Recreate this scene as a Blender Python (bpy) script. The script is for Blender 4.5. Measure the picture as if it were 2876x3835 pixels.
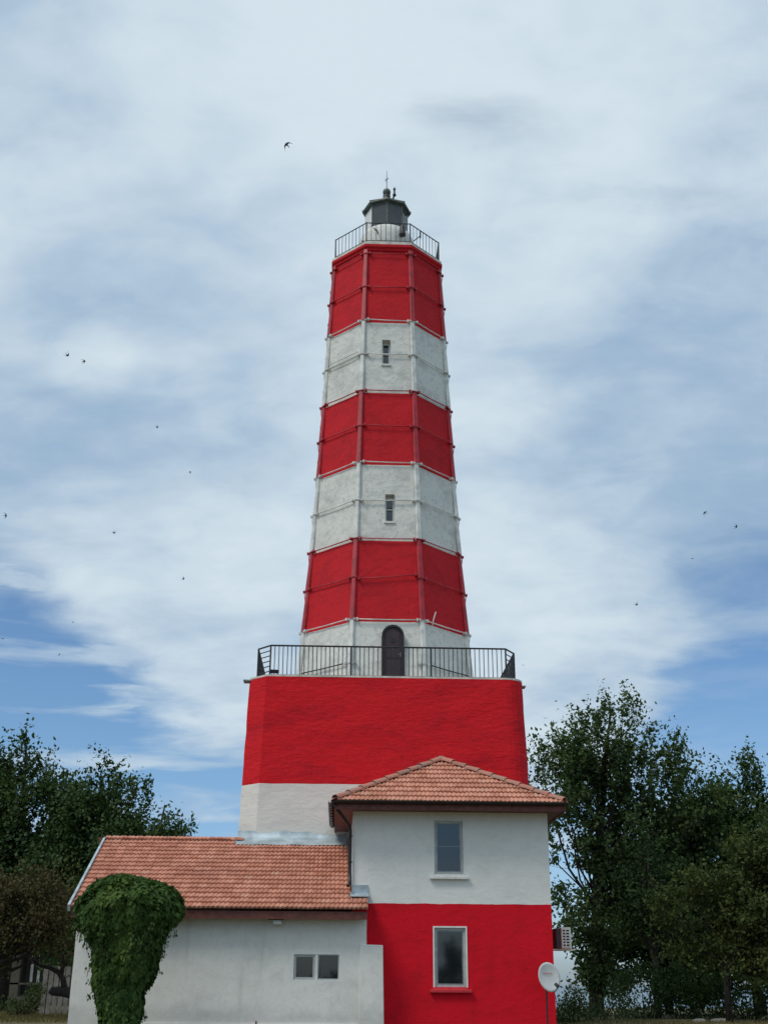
import bpy, math, random
import numpy as np
from mathutils import Vector, Matrix, noise as mnoise

# ------------------------------------------------------------------ camera, sky, sun, exposure
for o in list(bpy.data.objects): bpy.data.objects.remove(o)
scene = bpy.context.scene
col = scene.collection
R = math.radians
PITCH, ROLL, EYE = R(21.88), R(0.35), 1.65
cam_data = bpy.data.cameras.new('camera'); cam = bpy.data.objects.new('camera', cam_data); col.objects.link(cam)
scene.camera = cam
cam_data.sensor_fit = 'VERTICAL'; cam_data.sensor_height = 36.0; cam_data.sensor_width = 27.0
cam_data.lens = 36.0 * 4400 / 3835; cam_data.clip_start = 0.1; cam_data.clip_end = 30000
_f = Vector((0, math.cos(PITCH), math.sin(PITCH))); _u0 = Vector((0, -math.sin(PITCH), math.cos(PITCH))); _r0 = Vector((1, 0, 0))
_r = _r0 * math.cos(ROLL) + _u0 * math.sin(ROLL); _u = -_r0 * math.sin(ROLL) + _u0 * math.cos(ROLL)
cam.matrix_world = Matrix(((_r.x, _u.x, -_f.x, 0), (_r.y, _u.y, -_f.y, 0), (_r.z, _u.z, -_f.z, EYE), (0, 0, 0, 1)))
scene.render.resolution_x, scene.render.resolution_y = 767, 1024
scene.render.engine = 'CYCLES'
scene.view_settings.view_transform = 'Standard'; scene.view_settings.look = 'None'
scene.view_settings.exposure = 0.18; scene.view_settings.gamma = 1.0; scene.view_settings.use_curve_mapping = False

SUN_EL, SUN_AZ = R(54), R(-130)          # azimuth from +Y clockwise: behind the camera, to the left
SKY_STRENGTH = 0.10
sd = bpy.data.lights.new('sun', 'SUN'); sun = bpy.data.objects.new('sun', sd); col.objects.link(sun)
sd.energy = 1.5; sd.angle = R(18); sd.color = (1.0, 0.93, 0.82)
sdir = Vector((math.sin(SUN_AZ) * math.cos(SUN_EL), math.cos(SUN_AZ) * math.cos(SUN_EL), math.sin(SUN_EL)))
sun.rotation_euler = (-sdir).to_track_quat('-Z', 'Y').to_euler(); sun.location = (-30, -30, 60)

class NT:
    """short-hand for building node trees"""
    def __init__(s, tree): s.t = tree; s.n = tree.nodes; s.l = tree.links
    def node(s, kind, **kw):
        n = s.n.new(kind)
        for k, v in kw.items(): setattr(n, k, v)
        return n
    def put(s, sock, v):
        if v is None: return
        if hasattr(v, 'is_output') or isinstance(v, bpy.types.NodeSocket): s.l.new(v, sock)
        else:
            if hasattr(sock.default_value, '__len__') and len(sock.default_value) == 4 and len(v) == 3: v = (*v, 1)
            sock.default_value = v
    def math(s, op, a, b=None, clamp=False):
        n = s.node('ShaderNodeMath', operation=op, use_clamp=clamp); s.put(n.inputs[0], a); s.put(n.inputs[1], b); return n.outputs[0]
    def noise(s, vec, scale, detail=4, rough=0.5, dist=0.0):
        n = s.node('ShaderNodeTexNoise'); s.put(n.inputs['Vector'], vec)
        n.inputs['Scale'].default_value = scale; n.inputs['Detail'].default_value = detail
        n.inputs['Roughness'].default_value = rough; n.inputs['Distortion'].default_value = dist
        return n.outputs[0]
    def smooth(s, v, lo, hi, a=0.0, b=1.0):
        n = s.node('ShaderNodeMapRange', interpolation_type='SMOOTHSTEP'); s.put(n.inputs[0], v)
        for i, q in enumerate((lo, hi, a, b)): n.inputs[i + 1].default_value = q
        return n.outputs[0]
    def mix(s, f, a, b, blend='MIX'):
        n = s.node('ShaderNodeMix', data_type='RGBA', blend_type=blend); s.put(n.inputs[0], f); s.put(n.inputs[6], a); s.put(n.inputs[7], b); return n.outputs[2]
    def mapping(s, vec, scale=(1, 1, 1), loc=(0, 0, 0), rot=(0, 0, 0)):
        n = s.node('ShaderNodeMapping'); s.put(n.inputs[0], vec)
        n.inputs[1].default_value = loc; n.inputs[2].default_value = rot; n.inputs[3].default_value = scale; return n.outputs[0]

world = bpy.data.worlds.new('World'); scene.world = world; world.use_nodes = True
w = NT(world.node_tree); w.n.clear()
tc = w.node('ShaderNodeTexCoord').outputs['Generated']
sky = w.node('ShaderNodeTexSky', sky_type='NISHITA', sun_disc=False, sun_elevation=SUN_EL, sun_rotation=SUN_AZ % (2 * math.pi), altitude=20, air_density=0.9, dust_density=1.0, ozone_density=1.4)
sx = w.node('ShaderNodeSeparateXYZ'); w.l.new(tc, sx.inputs[0])
zc = w.math('MAXIMUM', sx.outputs[2], 0.0)
den = w.math('ADD', zc, 0.34)
cb = w.node('ShaderNodeCombineXYZ'); w.put(cb.inputs[0], w.math('DIVIDE', sx.outputs[0], den)); w.put(cb.inputs[1], w.math('DIVIDE', sx.outputs[1], den))
pl = cb.outputs[0]
def blob(direction, width):
    d = Vector(direction).normalized()
    n = w.node('ShaderNodeVectorMath', operation='DOT_PRODUCT'); w.l.new(tc, n.inputs[0]); n.inputs[1].default_value = d
    return w.smooth(n.outputs['Value'], math.cos(R(width)), 1.0)
def pxdir(x, y):
    return _f + _r * ((x - 1438) / 4400) - _u * ((y - 1917.5) / 4400)
n1 = w.noise(w.mapping(pl, scale=(1.0, 1.15, 1), loc=(3.1, 1.7, 0), rot=(0, 0, R(20))), 2.2, 6, 0.5, 0.4)
n2 = w.noise(w.mapping(pl, scale=(1.0, 1.35, 1), loc=(5.3, -2.2, 4), rot=(0, 0, R(30))), 3.0, 5, 0.48, 0.5)
n3 = w.noise(w.mapping(pl, scale=(1.0, 1.8, 1), loc=(1, 5, 2), rot=(0, 0, R(24))), 6.0, 6, 0.52, 0.5)
n4 = w.noise(w.mapping(pl, scale=(1, 1.3, 1), loc=(2, 9, 6)), 15.0, 5, 0.55, 0.4)
n5 = w.noise(w.mapping(tc, scale=(1, 1, 5.0), loc=(4.4, 1, 0)), 5.0, 6, 0.55, 0.4)
bias = w.smooth(zc, 0.13, 0.29, -0.30, 0.36)
cov = w.math('ADD', w.math('ADD', n1, bias), w.math('MULTIPLY', w.math('SUBTRACT', n3, 0.5), 0.45))
cov = w.math('ADD', cov, w.math('MULTIPLY', w.math('SUBTRACT', n5, 0.5), w.smooth(zc, 0.16, 0.34, 1.5, 0.1)))
for (bx, by, bw, ba) in ((1950, 2450, 9, 0.55), (650, 2100, 8, 0.34), (2900, 2560, 10, -0.44), (180, 2560, 10, -0.46), (700, 2740, 4.0, 0.24), (1150, 2420, 5, .2)):
    cov = w.math('ADD', cov, w.math('MULTIPLY', blob(pxdir(bx, by), bw), ba))
cov = w.smooth(cov, 0.28, 0.74)
n6 = w.noise(w.mapping(tc, scale=(1, 1, 6.5), loc=(1.7, 3, 0.35)), 6.5, 6, 0.55, 0.5)
veil = w.math('MULTIPLY', w.smooth(n6, 0.44, 0.64), w.smooth(zc, 0.05, 0.12, 0.25, 0.75))
cov = w.math('MAXIMUM', cov, w.math('MULTIPLY', veil, w.math('SUBTRACT', 1.0, w.math('MULTIPLY', blob(pxdir(2800, 2500), 9), 0.8))))
tone = w.math('ADD', w.math('MULTIPLY', n2, 0.80), w.math('MULTIPLY', n3, 0.46))
tone = w.math('ADD', tone, w.math('MULTIPLY', w.math('SUBTRACT', n4, 0.5), 0.32))
tone = w.math('ADD', tone, w.smooth(zc, 0.38, 0.58, -0.02, 0.10))
for (bx, by, bw, ba) in ((1500, 2250, 13, 0.20), (2800, 1600, 11, -0.20), (500, 1450, 10, -0.12), (1750, 380, 13, 0.20), (60, 200, 6, -0.14), (600, 2150, 8, .12), (345, 1360, 2.4, .16)):
    tone = w.math('ADD', tone, w.math('MULTIPLY', blob(pxdir(bx, by), bw), ba))
tone = w.smooth(tone, 0.26, 1.0)
cloud = w.mix(tone, (2.75, 4.0, 5.5), (5.8, 6.75, 7.4))
tint = w.mix(w.smooth(zc, 0.0, 0.2), (0.78, 0.94, 1.20), (0.76, 0.98, 1.12))
blue = w.mix(1.0, sky.outputs[0], tint, 'MULTIPLY')
skycol = w.mix(cov, blue, cloud)
bg = w.node('ShaderNodeBackground'); w.l.new(skycol, bg.inputs[0]); bg.inputs[1].default_value = SKY_STRENGTH
w.l.new(bg.outputs[0], w.node('ShaderNodeOutputWorld').inputs[0])

# ------------------------------------------------------------------ helpers
random.seed(7); rng = np.random.default_rng(7)
A = Vector((0.03, 38.0, 0.0)); YAW = R(2.0)
def W(u, v, z=0.0):
    """compound coordinates (u right, v away, origin on the tower axis) to world"""
    return Vector((A.x + u * math.cos(YAW) - v * math.sin(YAW), A.y + u * math.sin(YAW) + v * math.cos(YAW), z))
ORG = {}
def tag(o, label=None, cat=None, group=None, kind=None):
    for k, val in (('label', label), ('category', cat), ('group', group), ('kind', kind)):
        if val: o[k] = val
    return o
def thing(name, label, cat, u, v, z=0.0, group=None):
    """an Empty at the base of a thing of the lighthouse compound"""
    o = bpy.data.objects.new(name, None); col.objects.link(o); o.location = W(u, v, z); o.rotation_euler = (0, 0, YAW); o.empty_display_size = 0.3
    ORG[o.name] = (u, v, z); return tag(o, label, cat, group)
def thing_w(name, label, cat, loc, rz=0.0, group=None):
    """an Empty at the base of a thing, world coordinates"""
    o = bpy.data.objects.new(name, None); col.objects.link(o); o.location = loc; o.rotation_euler = (0, 0, rz); o.empty_display_size = 0.3
    ORG[o.name] = None; return tag(o, label, cat, group)

class MB:
    def __init__(s): s.v = []; s.f = []
    def add(s, vs, fs):
        k = len(s.v); s.v += [tuple(q) for q in vs]; s.f += [tuple(i + k for i in q) for q in fs]; return s
    def box(s, x0, x1, y0, y1, z0, z1):
        return s.add([(x0, y0, z0), (x1, y0, z0), (x1, y1, z0), (x0, y1, z0), (x0, y0, z1), (x1, y0, z1), (x1, y1, z1), (x0, y1, z1)],
                     [(0, 3, 2, 1), (4, 5, 6, 7), (0, 1, 5, 4), (1, 2, 6, 5), (2, 3, 7, 6), (3, 0, 4, 7)])
    def obox(s, c, ax, ay, az, hx, hy, hz):
        c = Vector(c); ax, ay, az = Vector(ax).normalized() * hx, Vector(ay).normalized() * hy, Vector(az).normalized() * hz
        vs = [c + ax * i + ay * j + az * k for k in (-1, 1) for j in (-1, 1) for i in (-1, 1)]
        return s.add(vs, [(0, 2, 3, 1), (4, 5, 7, 6), (0, 1, 5, 4), (1, 3, 7, 5), (3, 2, 6, 7), (2, 0, 4, 6)])
    def tube(s, pts, rad, n=8, cap=True):
        pts = [Vector(p) for p in pts]; rad = rad if isinstance(rad, (list, tuple)) else [rad] * len(pts)
        k = len(s.v); prev = None
        for i, p in enumerate(pts):
            t = (pts[min(i + 1, len(pts) - 1)] - pts[max(i - 1, 0)]).normalized()
            if prev is None: a = t.orthogonal().normalized()
            else: a = (prev - t * prev.dot(t)); a = a.normalized() if a.length > 1e-6 else t.orthogonal().normalized()
            prev = a; b = t.cross(a)
            for j in range(n):
                q = 2 * math.pi * j / n; s.v.append(tuple(p + (a * math.cos(q) + b * math.sin(q)) * rad[i]))
        for i in range(len(pts) - 1):
            for j in range(n):
                s.f.append((k + i * n + j, k + i * n + (j + 1) % n, k + (i + 1) * n + (j + 1) % n, k + (i + 1) * n + j))
        if cap:
            s.f.append(tuple(k + j for j in reversed(range(n)))); m = k + (len(pts) - 1) * n; s.f.append(tuple(m + j for j in range(n)))
        return s
    def lathe(s, prof, n=24, cx=0.0, cy=0.0, phase=0.0, cap=True):
        k = len(s.v)
        for r, z in prof:
            for j in range(n):
                q = 2 * math.pi * j / n + phase; s.v.append((cx + r * math.cos(q), cy + r * math.sin(q), z))
        for i in range(len(prof) - 1):
            for j in range(n):
                s.f.append((k + i * n + j, k + i * n + (j + 1) % n, k + (i + 1) * n + (j + 1) % n, k + (i + 1) * n + j))
        if cap:
            s.f.append(tuple(k + j for j in reversed(range(n)))); m = k + (len(prof) - 1) * n; s.f.append(tuple(m + j for j in range(n)))
        return s
    def prism(s, poly, z0, z1):
        n = len(poly); k = len(s.v)
        s.v += [(x, y, z0) for x, y in poly] + [(x, y, z1) for x, y in poly]
        for j in range(n): s.f.append((k + j, k + (j + 1) % n, k + n + (j + 1) % n, k + n + j))
        s.f.append(tuple(k + j for j in reversed(range(n)))); s.f.append(tuple(k + n + j for j in range(n))); return s
    def sphere(s, c, r, n=12, m=8, sz=1.0):
        prof = [(max(r * math.sin(math.pi * i / m), 0.001), c[2] - r * sz * math.cos(math.pi * i / m)) for i in range(m + 1)]
        return s.lathe(prof, n, c[0], c[1])
    def build(s, name, mat, parent=None, smooth=False, label=None, kind=None, bevel=0.0):
        org = ORG.get(parent.name) if parent else None
        if parent and parent.parent and org is None: org = ORG.get(parent.parent.name)
        vs = s.v if not org else [(x - org[0], y - org[1], z - org[2]) for x, y, z in s.v]
        me = bpy.data.meshes.new(name); me.from_pydata(vs, [], s.f); me.update()
        if smooth: me.polygons.foreach_set('use_smooth', [True] * len(me.polygons))
        if mat: me.materials.append(mat)
        o = bpy.data.objects.new(name, me); col.objects.link(o); o.parent = parent
        if bevel:
            b = o.modifiers.new('bevel', 'BEVEL'); b.width = bevel; b.segments = 2; b.limit_method = 'ANGLE'
        if parent: ORG[o.name] = org
        return tag(o, label, None, None, kind)

def copy_part(src, parent, mat4, name=None):
    o = src.copy(); col.objects.link(o); o.parent = parent; o.matrix_local = mat4; return o

# ------------------------------------------------------------------ materials
MATS = {}
def material(name):
    m = bpy.data.materials.new(name); m.use_nodes = True; t = NT(m.node_tree); t.n.clear()
    b = t.node('ShaderNodeBsdfPrincipled'); o = t.node('ShaderNodeOutputMaterial'); t.l.new(b.outputs[0], o.inputs[0]); MATS[name] = m
    return m, t, b
def bump(t, b, height, strength, dist):
    n = t.node('ShaderNodeBump'); n.inputs['Strength'].default_value = strength; n.inputs['Distance'].default_value = dist
    t.l.new(height, n.inputs['Height']); t.l.new(n.outputs[0], b.inputs['Normal'])
def obj_coord(t): return t.node('ShaderNodeTexCoord').outputs['Object']

def plaster(name, base, dirt, dirt_amt=0.5, big=0.7, stretch=3.0, rough=0.85, bump_s=0.6, fine=14.0, dist=0.03, streak=0.3, pale=None, speck=0.6, damp=None):
    m, t, b = material(name); c = obj_coord(t)
    st = t.mapping(c, scale=(1, 1, stretch))
    patches = t.noise(st, big, 6, 0.6, 0.3)
    trowel = t.noise(st, 3.2, 5, 0.6, 0.6)
    grain = t.noise(c, fine, 5, 0.62)
    runs = t.noise(t.mapping(c, scale=(3.4, 3.4, 0.22)), 1.0, 5, 0.6)
    f = t.math('MULTIPLY', t.smooth(t.math('ADD', t.math('MULTIPLY', patches, 0.6), t.math('MULTIPLY', trowel, 0.4)), 0.44, 0.66), dirt_amt)
    f = t.math('ADD', f, t.math('MULTIPLY', t.smooth(runs, 0.56, 0.76), streak), True)
    f2 = t.math('MULTIPLY', t.smooth(grain, 0.50, 0.68), dirt_amt * speck)
    f = t.math('MAXIMUM', f, f2)
    colr = t.mix(f, base, dirt)
    if pale: colr = t.mix(t.math('MULTIPLY', t.smooth(t.noise(st, 5.5, 6, 0.7, 0.4), 0.62, 0.74), 0.5), colr, pale)
    if damp:      # rising damp stains with a ragged upper rim
        zz = t.node('ShaderNodeSeparateXYZ'); t.l.new(c, zz.inputs[0])
        hgt = t.math('SUBTRACT', t.math('ADD', damp, t.math('MULTIPLY', t.noise(c, 1.1, 5, 0.6), 1.1)), t.math('ADD', zz.outputs[2], 0.45))
        colr = t.mix(t.math('MULTIPLY', t.smooth(hgt, 0.0, 0.35), 0.45), colr, tuple(q * 0.8 for q in dirt))
    t.l.new(colr, b.inputs['Base Color']); b.inputs['Roughness'].default_value = rough; b.inputs['Specular IOR Level'].default_value = 0.25
    h = t.math('ADD', t.math('MULTIPLY', trowel, 1.0), t.math('MULTIPLY', grain, 0.35))
    bump(t, b, h, bump_s, dist)
    return m
def simple(name, base, rough=0.5, metal=0.0, var=0.25, scale=6.0, bump_s=0.0, spec=0.5):
    m, t, b = material(name); c = obj_coord(t); n = t.noise(c, scale, 5, 0.6)
    dark = tuple(x * (1 - var) for x in base); lite = tuple(min(1, x * (1 + var * 0.6)) for x in base)
    t.l.new(t.mix(t.smooth(n, 0.3, 0.7), dark, lite), b.inputs['Base Color'])
    b.inputs['Roughness'].default_value = rough; b.inputs['Metallic'].default_value = metal; b.inputs['Specular IOR Level'].default_value = spec
    if bump_s: bump(t, b, n, bump_s, 0.02)
    return m
RED = (0.56, 0.011, 0.024)
M_towerwhite = plaster('tower_white_plaster', (0.69, 0.69, 0.65), (0.44, 0.45, 0.43), 0.75, 0.9, 1.3, bump_s=0.65, dist=0.035, streak=0.2, fine=6.5, speck=0.9)
M_towerred = plaster('tower_red_plaster', (0.55, 0.014, 0.022), (0.40, 0.012, 0.021), 0.8, 0.9, 1.3, bump_s=0.7, dist=0.035, streak=0.2, fine=6.5, speck=0.8, pale=(0.50, 0.05, 0.06))
M_basered = plaster('base_red_plaster', (0.62, 0.009, 0.017), (0.42, 0.007, 0.016), 0.85, 0.5, 3.0, bump_s=0.7, dist=0.04, streak=0.3, pale=(0.64, 0.030, 0.040), fine=7)
M_basewhite = plaster('base_white_plaster', (0.70, 0.69, 0.65), (0.56, 0.55, 0.52), 0.6, 0.6, 2.4, bump_s=0.5, dist=0.03)
M_housewhite = plaster('house_white_render', (0.77, 0.765, 0.735), (0.62, 0.615, 0.59), 0.6, 0.45, 1.6, bump_s=0.5, fine=10, dist=0.02, streak=0.4)
M_housered = plaster('house_red_render', (0.66, 0.004, 0.017), (0.50, 0.004, 0.014), 0.8, 0.8, 1.6, bump_s=0.7, fine=9, dist=0.02, streak=0.3, pale=(0.70, 0.022, 0.034))
M_leanwhite = plaster('annex_white_render', (0.75, 0.745, 0.71), (0.56, 0.555, 0.53), 0.7, 0.3, 1.0, bump_s=0.5, fine=10, dist=0.02, streak=0.4, damp=1.15)
M_ironwhite = simple('white_painted_iron', (0.66, 0.67, 0.64), 0.6, var=0.25, scale=3, bump_s=0.2)
M_ironred = simple('red_painted_iron', (0.42, 0.020, 0.034), 0.55, var=0.3, scale=3, bump_s=0.2)
M_black = simple('black_painted_metal', (0.018, 0.019, 0.022), 0.5, var=0.3)
M_green = simple('weathered_green_copper', (0.105, 0.130, 0.115), 0.6, var=0.5, scale=5, bump_s=0.2)
M_dark = simple('dark_device_plastic', (0.02, 0.02, 0.024), 0.5)
M_door = simple('brown_painted_door', (0.040, 0.020, 0.022), 0.45, var=0.25)
M_doorframe = simple('dark_door_frame', (0.016, 0.011, 0.012), 0.5)
M_wood = simple('red_brown_wood', (0.135, 0.036, 0.025), 0.6, var=0.4, scale=9)
M_frame = simple('grey_window_frame', (0.42, 0.43, 0.42), 0.45, var=0.12)
M_framew = simple('white_window_frame', (0.72, 0.73, 0.72), 0.45, var=0.08)
M_sillw = simple('white_sill', (0.70, 0.70, 0.68), 0.7, var=0.15, bump_s=0.2)
M_sillr = simple('red_sill', (0.56, 0.022, 0.036), 0.6, var=0.2, bump_s=0.2)
M_zinc = simple('galvanised_sheet', (0.47, 0.56, 0.60), 0.42, 0.35, var=0.35, scale=2.2, bump_s=0.35)
M_gutter = simple('black_gutter', (0.014, 0.014, 0.016), 0.35)
M_slab = simple('pale_cap_plaster', (0.62, 0.60, 0.54), 0.8, var=0.25, scale=4, bump_s=0.3)
M_acw = simple('cream_enamel', (0.84, 0.82, 0.75), 0.4, var=0.1)
M_fin = simple('dull_purple_fins', (0.075, 0.045, 0.055), 0.6)
M_dish = simple('light_grey_enamel', (0.62, 0.63, 0.62), 0.4, var=0.08)
M_text = simple('faded_red_print', (0.60, 0.16, 0.18), 0.5, var=0.1)
M_grey = simple('grey_metal', (0.25, 0.26, 0.27), 0.4, 0.6)
M_bark = simple('grey_brown_bark', (0.060, 0.048, 0.040), 0.9, var=0.5, scale=8, bump_s=0.8)
M_barkd = simple('dark_bark', (0.028, 0.023, 0.020), 0.9, var=0.5, scale=8, bump_s=0.8)
M_bird = simple('black_feathers', (0.012, 0.013, 0.016), 0.7)
M_fence = simple('weathered_grey_board', (0.185, 0.180, 0.165), 0.85, var=0.35, scale=4, bump_s=0.3)
M_stone = simple('pale_stone', (0.32, 0.31, 0.28), 0.9, var=0.3, bump_s=0.5)
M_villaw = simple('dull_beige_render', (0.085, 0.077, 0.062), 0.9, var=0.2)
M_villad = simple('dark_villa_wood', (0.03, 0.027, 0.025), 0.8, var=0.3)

def glass_dark(name, base, rough=0.04):
    m, t, b = material(name); b.inputs['Base Color'].default_value = (*base, 1); b.inputs['Roughness'].default_value = rough
    c = obj_coord(t); bump(t, b, t.noise(c, 1.6, 2, 0.4), 0.03, 0.02); b.inputs['IOR'].default_value = 1.85; return m
M_glass = glass_dark('window_glass', (0.010, 0.012, 0.016))
M_glass2 = glass_dark('annex_window_glass', (0.008, 0.010, 0.012), 0.03)
m, t, b = material('lantern_glass'); MATS['lantern_glass'] = m; M_lglass = m
b.inputs['Base Color'].default_value = (0.16, 0.175, 0.19, 1); b.inputs['Roughness'].default_value = 0.05
tr = t.node('ShaderNodeBsdfTransparent'); tr.inputs[0].default_value = (0.75, 0.78, 0.80, 1)
ms = t.node('ShaderNodeMixShader'); ms.inputs[0].default_value = 0.45
t.l.new(tr.outputs[0], ms.inputs[1]); t.l.new(b.outputs[0], ms.inputs[2])
t.l.new(ms.outputs[0], [n for n in t.n if n.type == 'OUTPUT_MATERIAL'][0].inputs[0])

# roof tile: each tile its own shade, lichen and soot
m, t, b = material('terracotta_tile'); M_tile = m
rnd = t.math('FRACT', t.math('ADD', t.node('ShaderNodeObjectInfo').outputs['Random'], t.node('ShaderNodeNewGeometry').outputs['Random Per Island']))
pos = t.node('ShaderNodeNewGeometry').outputs['Position']
c1 = t.mix(t.smooth(rnd, 0.0, 1.0), (0.46, 0.190, 0.122), (0.60, 0.280, 0.192))
c1 = t.mix(t.math('MULTIPLY', t.math('GREATER_THAN', rnd, 0.97), 0.45), c1, (0.52, 0.30, 0.22))
soot = t.math('MULTIPLY', t.smooth(t.noise(pos, 1.3, 5, 0.6), 0.48, 0.74), 0.42)
c1 = t.mix(soot, c1, (0.30, 0.135, 0.10))
c1 = t.mix(t.math('MULTIPLY', t.smooth(t.noise(pos, 22, 3, 0.6), 0.55, 0.75), 0.25), c1, (0.50, 0.33, 0.26))
t.l.new(c1, b.inputs['Base Color']); b.inputs['Roughness'].default_value = 0.75; b.inputs['Specular IOR Level'].default_value = 0.3
bump(t, b, t.noise(pos, 60, 3, 0.6), 0.25, 0.01)
m, t, b = material('mortared_hip_tile'); M_hip = m
pos = t.node('ShaderNodeNewGeometry').outputs['Position']
c1 = t.mix(t.node('ShaderNodeObjectInfo').outputs['Random'], (0.33, 0.135, 0.10), (0.46, 0.20, 0.145))
c1 = t.mix(t.math('MULTIPLY', t.smooth(t.noise(pos, 3.0, 5, 0.6), 0.46, 0.66), 0.6), c1, (0.27, 0.21, 0.17))
t.l.new(c1, b.inputs['Base Color']); b.inputs['Roughness'].default_value = 0.85; bump(t, b, t.noise(pos, 30, 4, 0.6), 0.4, 0.01)

def leafmat(name, ca, cb_, cc, trans=0.25):
    m, t, b = material(name)
    isl = t.node('ShaderNodeNewGeometry').outputs['Random Per Island']; pos = t.node('ShaderNodeNewGeometry').outputs['Position']
    c = t.mix(isl, ca, cb_); c = t.mix(t.math('MULTIPLY', t.smooth(t.noise(pos, 0.7, 3, 0.6), 0.48, 0.66), 0.7), c, cc)
    t.l.new(c, b.inputs['Base Color']); b.inputs['Roughness'].default_value = 0.7; b.inputs['Specular IOR Level'].default_value = 0.12
    tl = t.node('ShaderNodeBsdfTranslucent'); t.l.new(t.mix(1.0, c, (1.3, 1.5, 0.6), 'MULTIPLY'), tl.inputs[0])
    ms = t.node('ShaderNodeMixShader'); ms.inputs[0].default_value = trans
    t.l.new(b.outputs[0], ms.inputs[1]); t.l.new(tl.outputs[0], ms.inputs[2])
    t.l.new(ms.outputs[0], [n for n in t.n if n.type == 'OUTPUT_MATERIAL'][0].inputs[0]); return m
M_leafpop = leafmat('poplar_leaves', (0.036, 0.066, 0.026), (0.085, 0.130, 0.052), (0.125, 0.160, 0.064), 0.25)
M_leafdark = leafmat('dark_leaves', (0.026, 0.054, 0.022), (0.060, 0.102, 0.038), (0.090, 0.125, 0.042), 0.2)
M_leafgold = leafmat('yellow_green_leaves', (0.038, 0.060, 0.020), (0.080, 0.106, 0.034), (0.115, 0.130, 0.040), 0.22)
M_leafivy = leafmat('ivy_leaves', (0.030, 0.066, 0.018), (0.072, 0.130, 0.032), (0.100, 0.155, 0.036), 0.18)
M_leafbrown = leafmat('dry_tamarisk_leaves', (0.050, 0.042, 0.022), (0.090, 0.078, 0.034), (0.072, 0.076, 0.026), 0.15)
M_leafbush = leafmat('bush_leaves', (0.036, 0.058, 0.024), (0.070, 0.098, 0.036), (0.085, 0.100, 0.040), 0.2)
M_grass = leafmat('dry_grass', (0.14, 0.115, 0.05), (0.23, 0.185, 0.085), (0.10, 0.105, 0.04), 0.15)
m, t, b = material('dry_grass_ground'); M_ground = m
c = obj_coord(t)
cc = t.mix(t.smooth(t.noise(c, 0.5, 6, 0.6), 0.35, 0.65), (0.15, 0.125, 0.06), (0.085, 0.085, 0.035))
cc = t.mix(t.math('MULTIPLY', t.smooth(t.noise(c, 9, 5, 0.7), 0.4, 0.7), 0.5), cc, (0.22, 0.18, 0.09))
t.l.new(cc, b.inputs['Base Color']); b.inputs['Roughness'].default_value = 0.95; bump(t, b, t.noise(c, 14, 5, 0.7), 0.8, 0.05)
m, t, b = material('sea_water'); M_sea = m
b.inputs['Base Color'].default_value = (0.09, 0.14, 0.17, 1); b.inputs['Roughness'].default_value = 0.35
bump(t, b, t.noise(obj_coord(t), 0.25, 5, 0.6), 0.6, 0.3)

# ------------------------------------------------------------------ ground and sea
def ground_z(x, y):
    s = min(max((y - 22) / 20.0, 0), 1); rise = 0.52 * s * s * (3 - 2 * s)
    e = min(max((y - 68) / 22.0, 0), 1)
    ex = min(max((abs(x) - 120) / 60.0, 0), 1)
    return rise - 5.5 * e * e * (3 - 2 * e) - 5.0 * ex + 0.05 * mnoise.noise(Vector((x * 0.25, y * 0.25, 0)))
mb = MB(); xs = np.linspace(-200, 200, 101); ysg = np.concatenate([np.linspace(-150, 10, 20), np.linspace(14, 95, 70)])
for y in ysg:
    for x in xs: mb.v.append((x, y, ground_z(x, y)))
nx = len(xs)
for j in range(len(ysg) - 1):
    for i in range(nx - 1): mb.f.append((j * nx + i, j * nx + i + 1, (j + 1) * nx + i + 1, (j + 1) * nx + i))
tag(mb.build('ground', M_ground, smooth=True), kind='structure')
mb = MB(); mb.add([(-14000, -14000, -3.2), (14000, -14000, -3.2), (14000, 14000, -3.2), (-14000, 14000, -3.2)], [(0, 1, 2, 3)])
tag(mb.build('sea', M_sea), kind='structure')

# ------------------------------------------------------------------ lighthouse
LH = thing('lighthouse', 'tall red and white banded octagonal lighthouse rising behind the small house', 'lighthouse', 0, 0)
AT = [(9.5, 2.80), (10.78, 2.735), (12.22, 2.635), (14.99, 2.45), (17.74, 2.30), (20.49, 2.18), (23.33, 2.06), (26.43, 1.93), (27, 1.91)]
def ap(z): return float(np.interp(z, [q[0] for q in AT], [q[1] for q in AT]))
T22 = math.tan(R(22.5))
OCT = [(T22, -1), (1, -T22), (1, T22), (T22, 1), (-T22, 1), (-1, T22), (-1, -T22), (-T22, -1)]   # vertices for apothem 1; face i is vertex i-1 .. i, face 0 = front
RZ = [26.19, 24.75, 23.33, 21.94, 20.49, 19.12, 17.74, 16.35, 14.99, 13.63, 12.22, 10.78]
OFF = 0.07
bands = [(26.40, RZ[2] - OFF, 'red'), (RZ[2] - OFF, RZ[4] - OFF, 'white'), (RZ[4] - OFF, RZ[6] - OFF, 'red'), (RZ[6] - OFF, RZ[8] - OFF, 'white'), (RZ[8] - OFF, RZ[10] - OFF, 'red'), (RZ[10] - OFF, 9.9, 'white')]
slits = {1: (-0.205, 0.075, 21.57, 22.55), 3: (-0.075, 0.225, 15.61, 16.58)}
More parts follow.
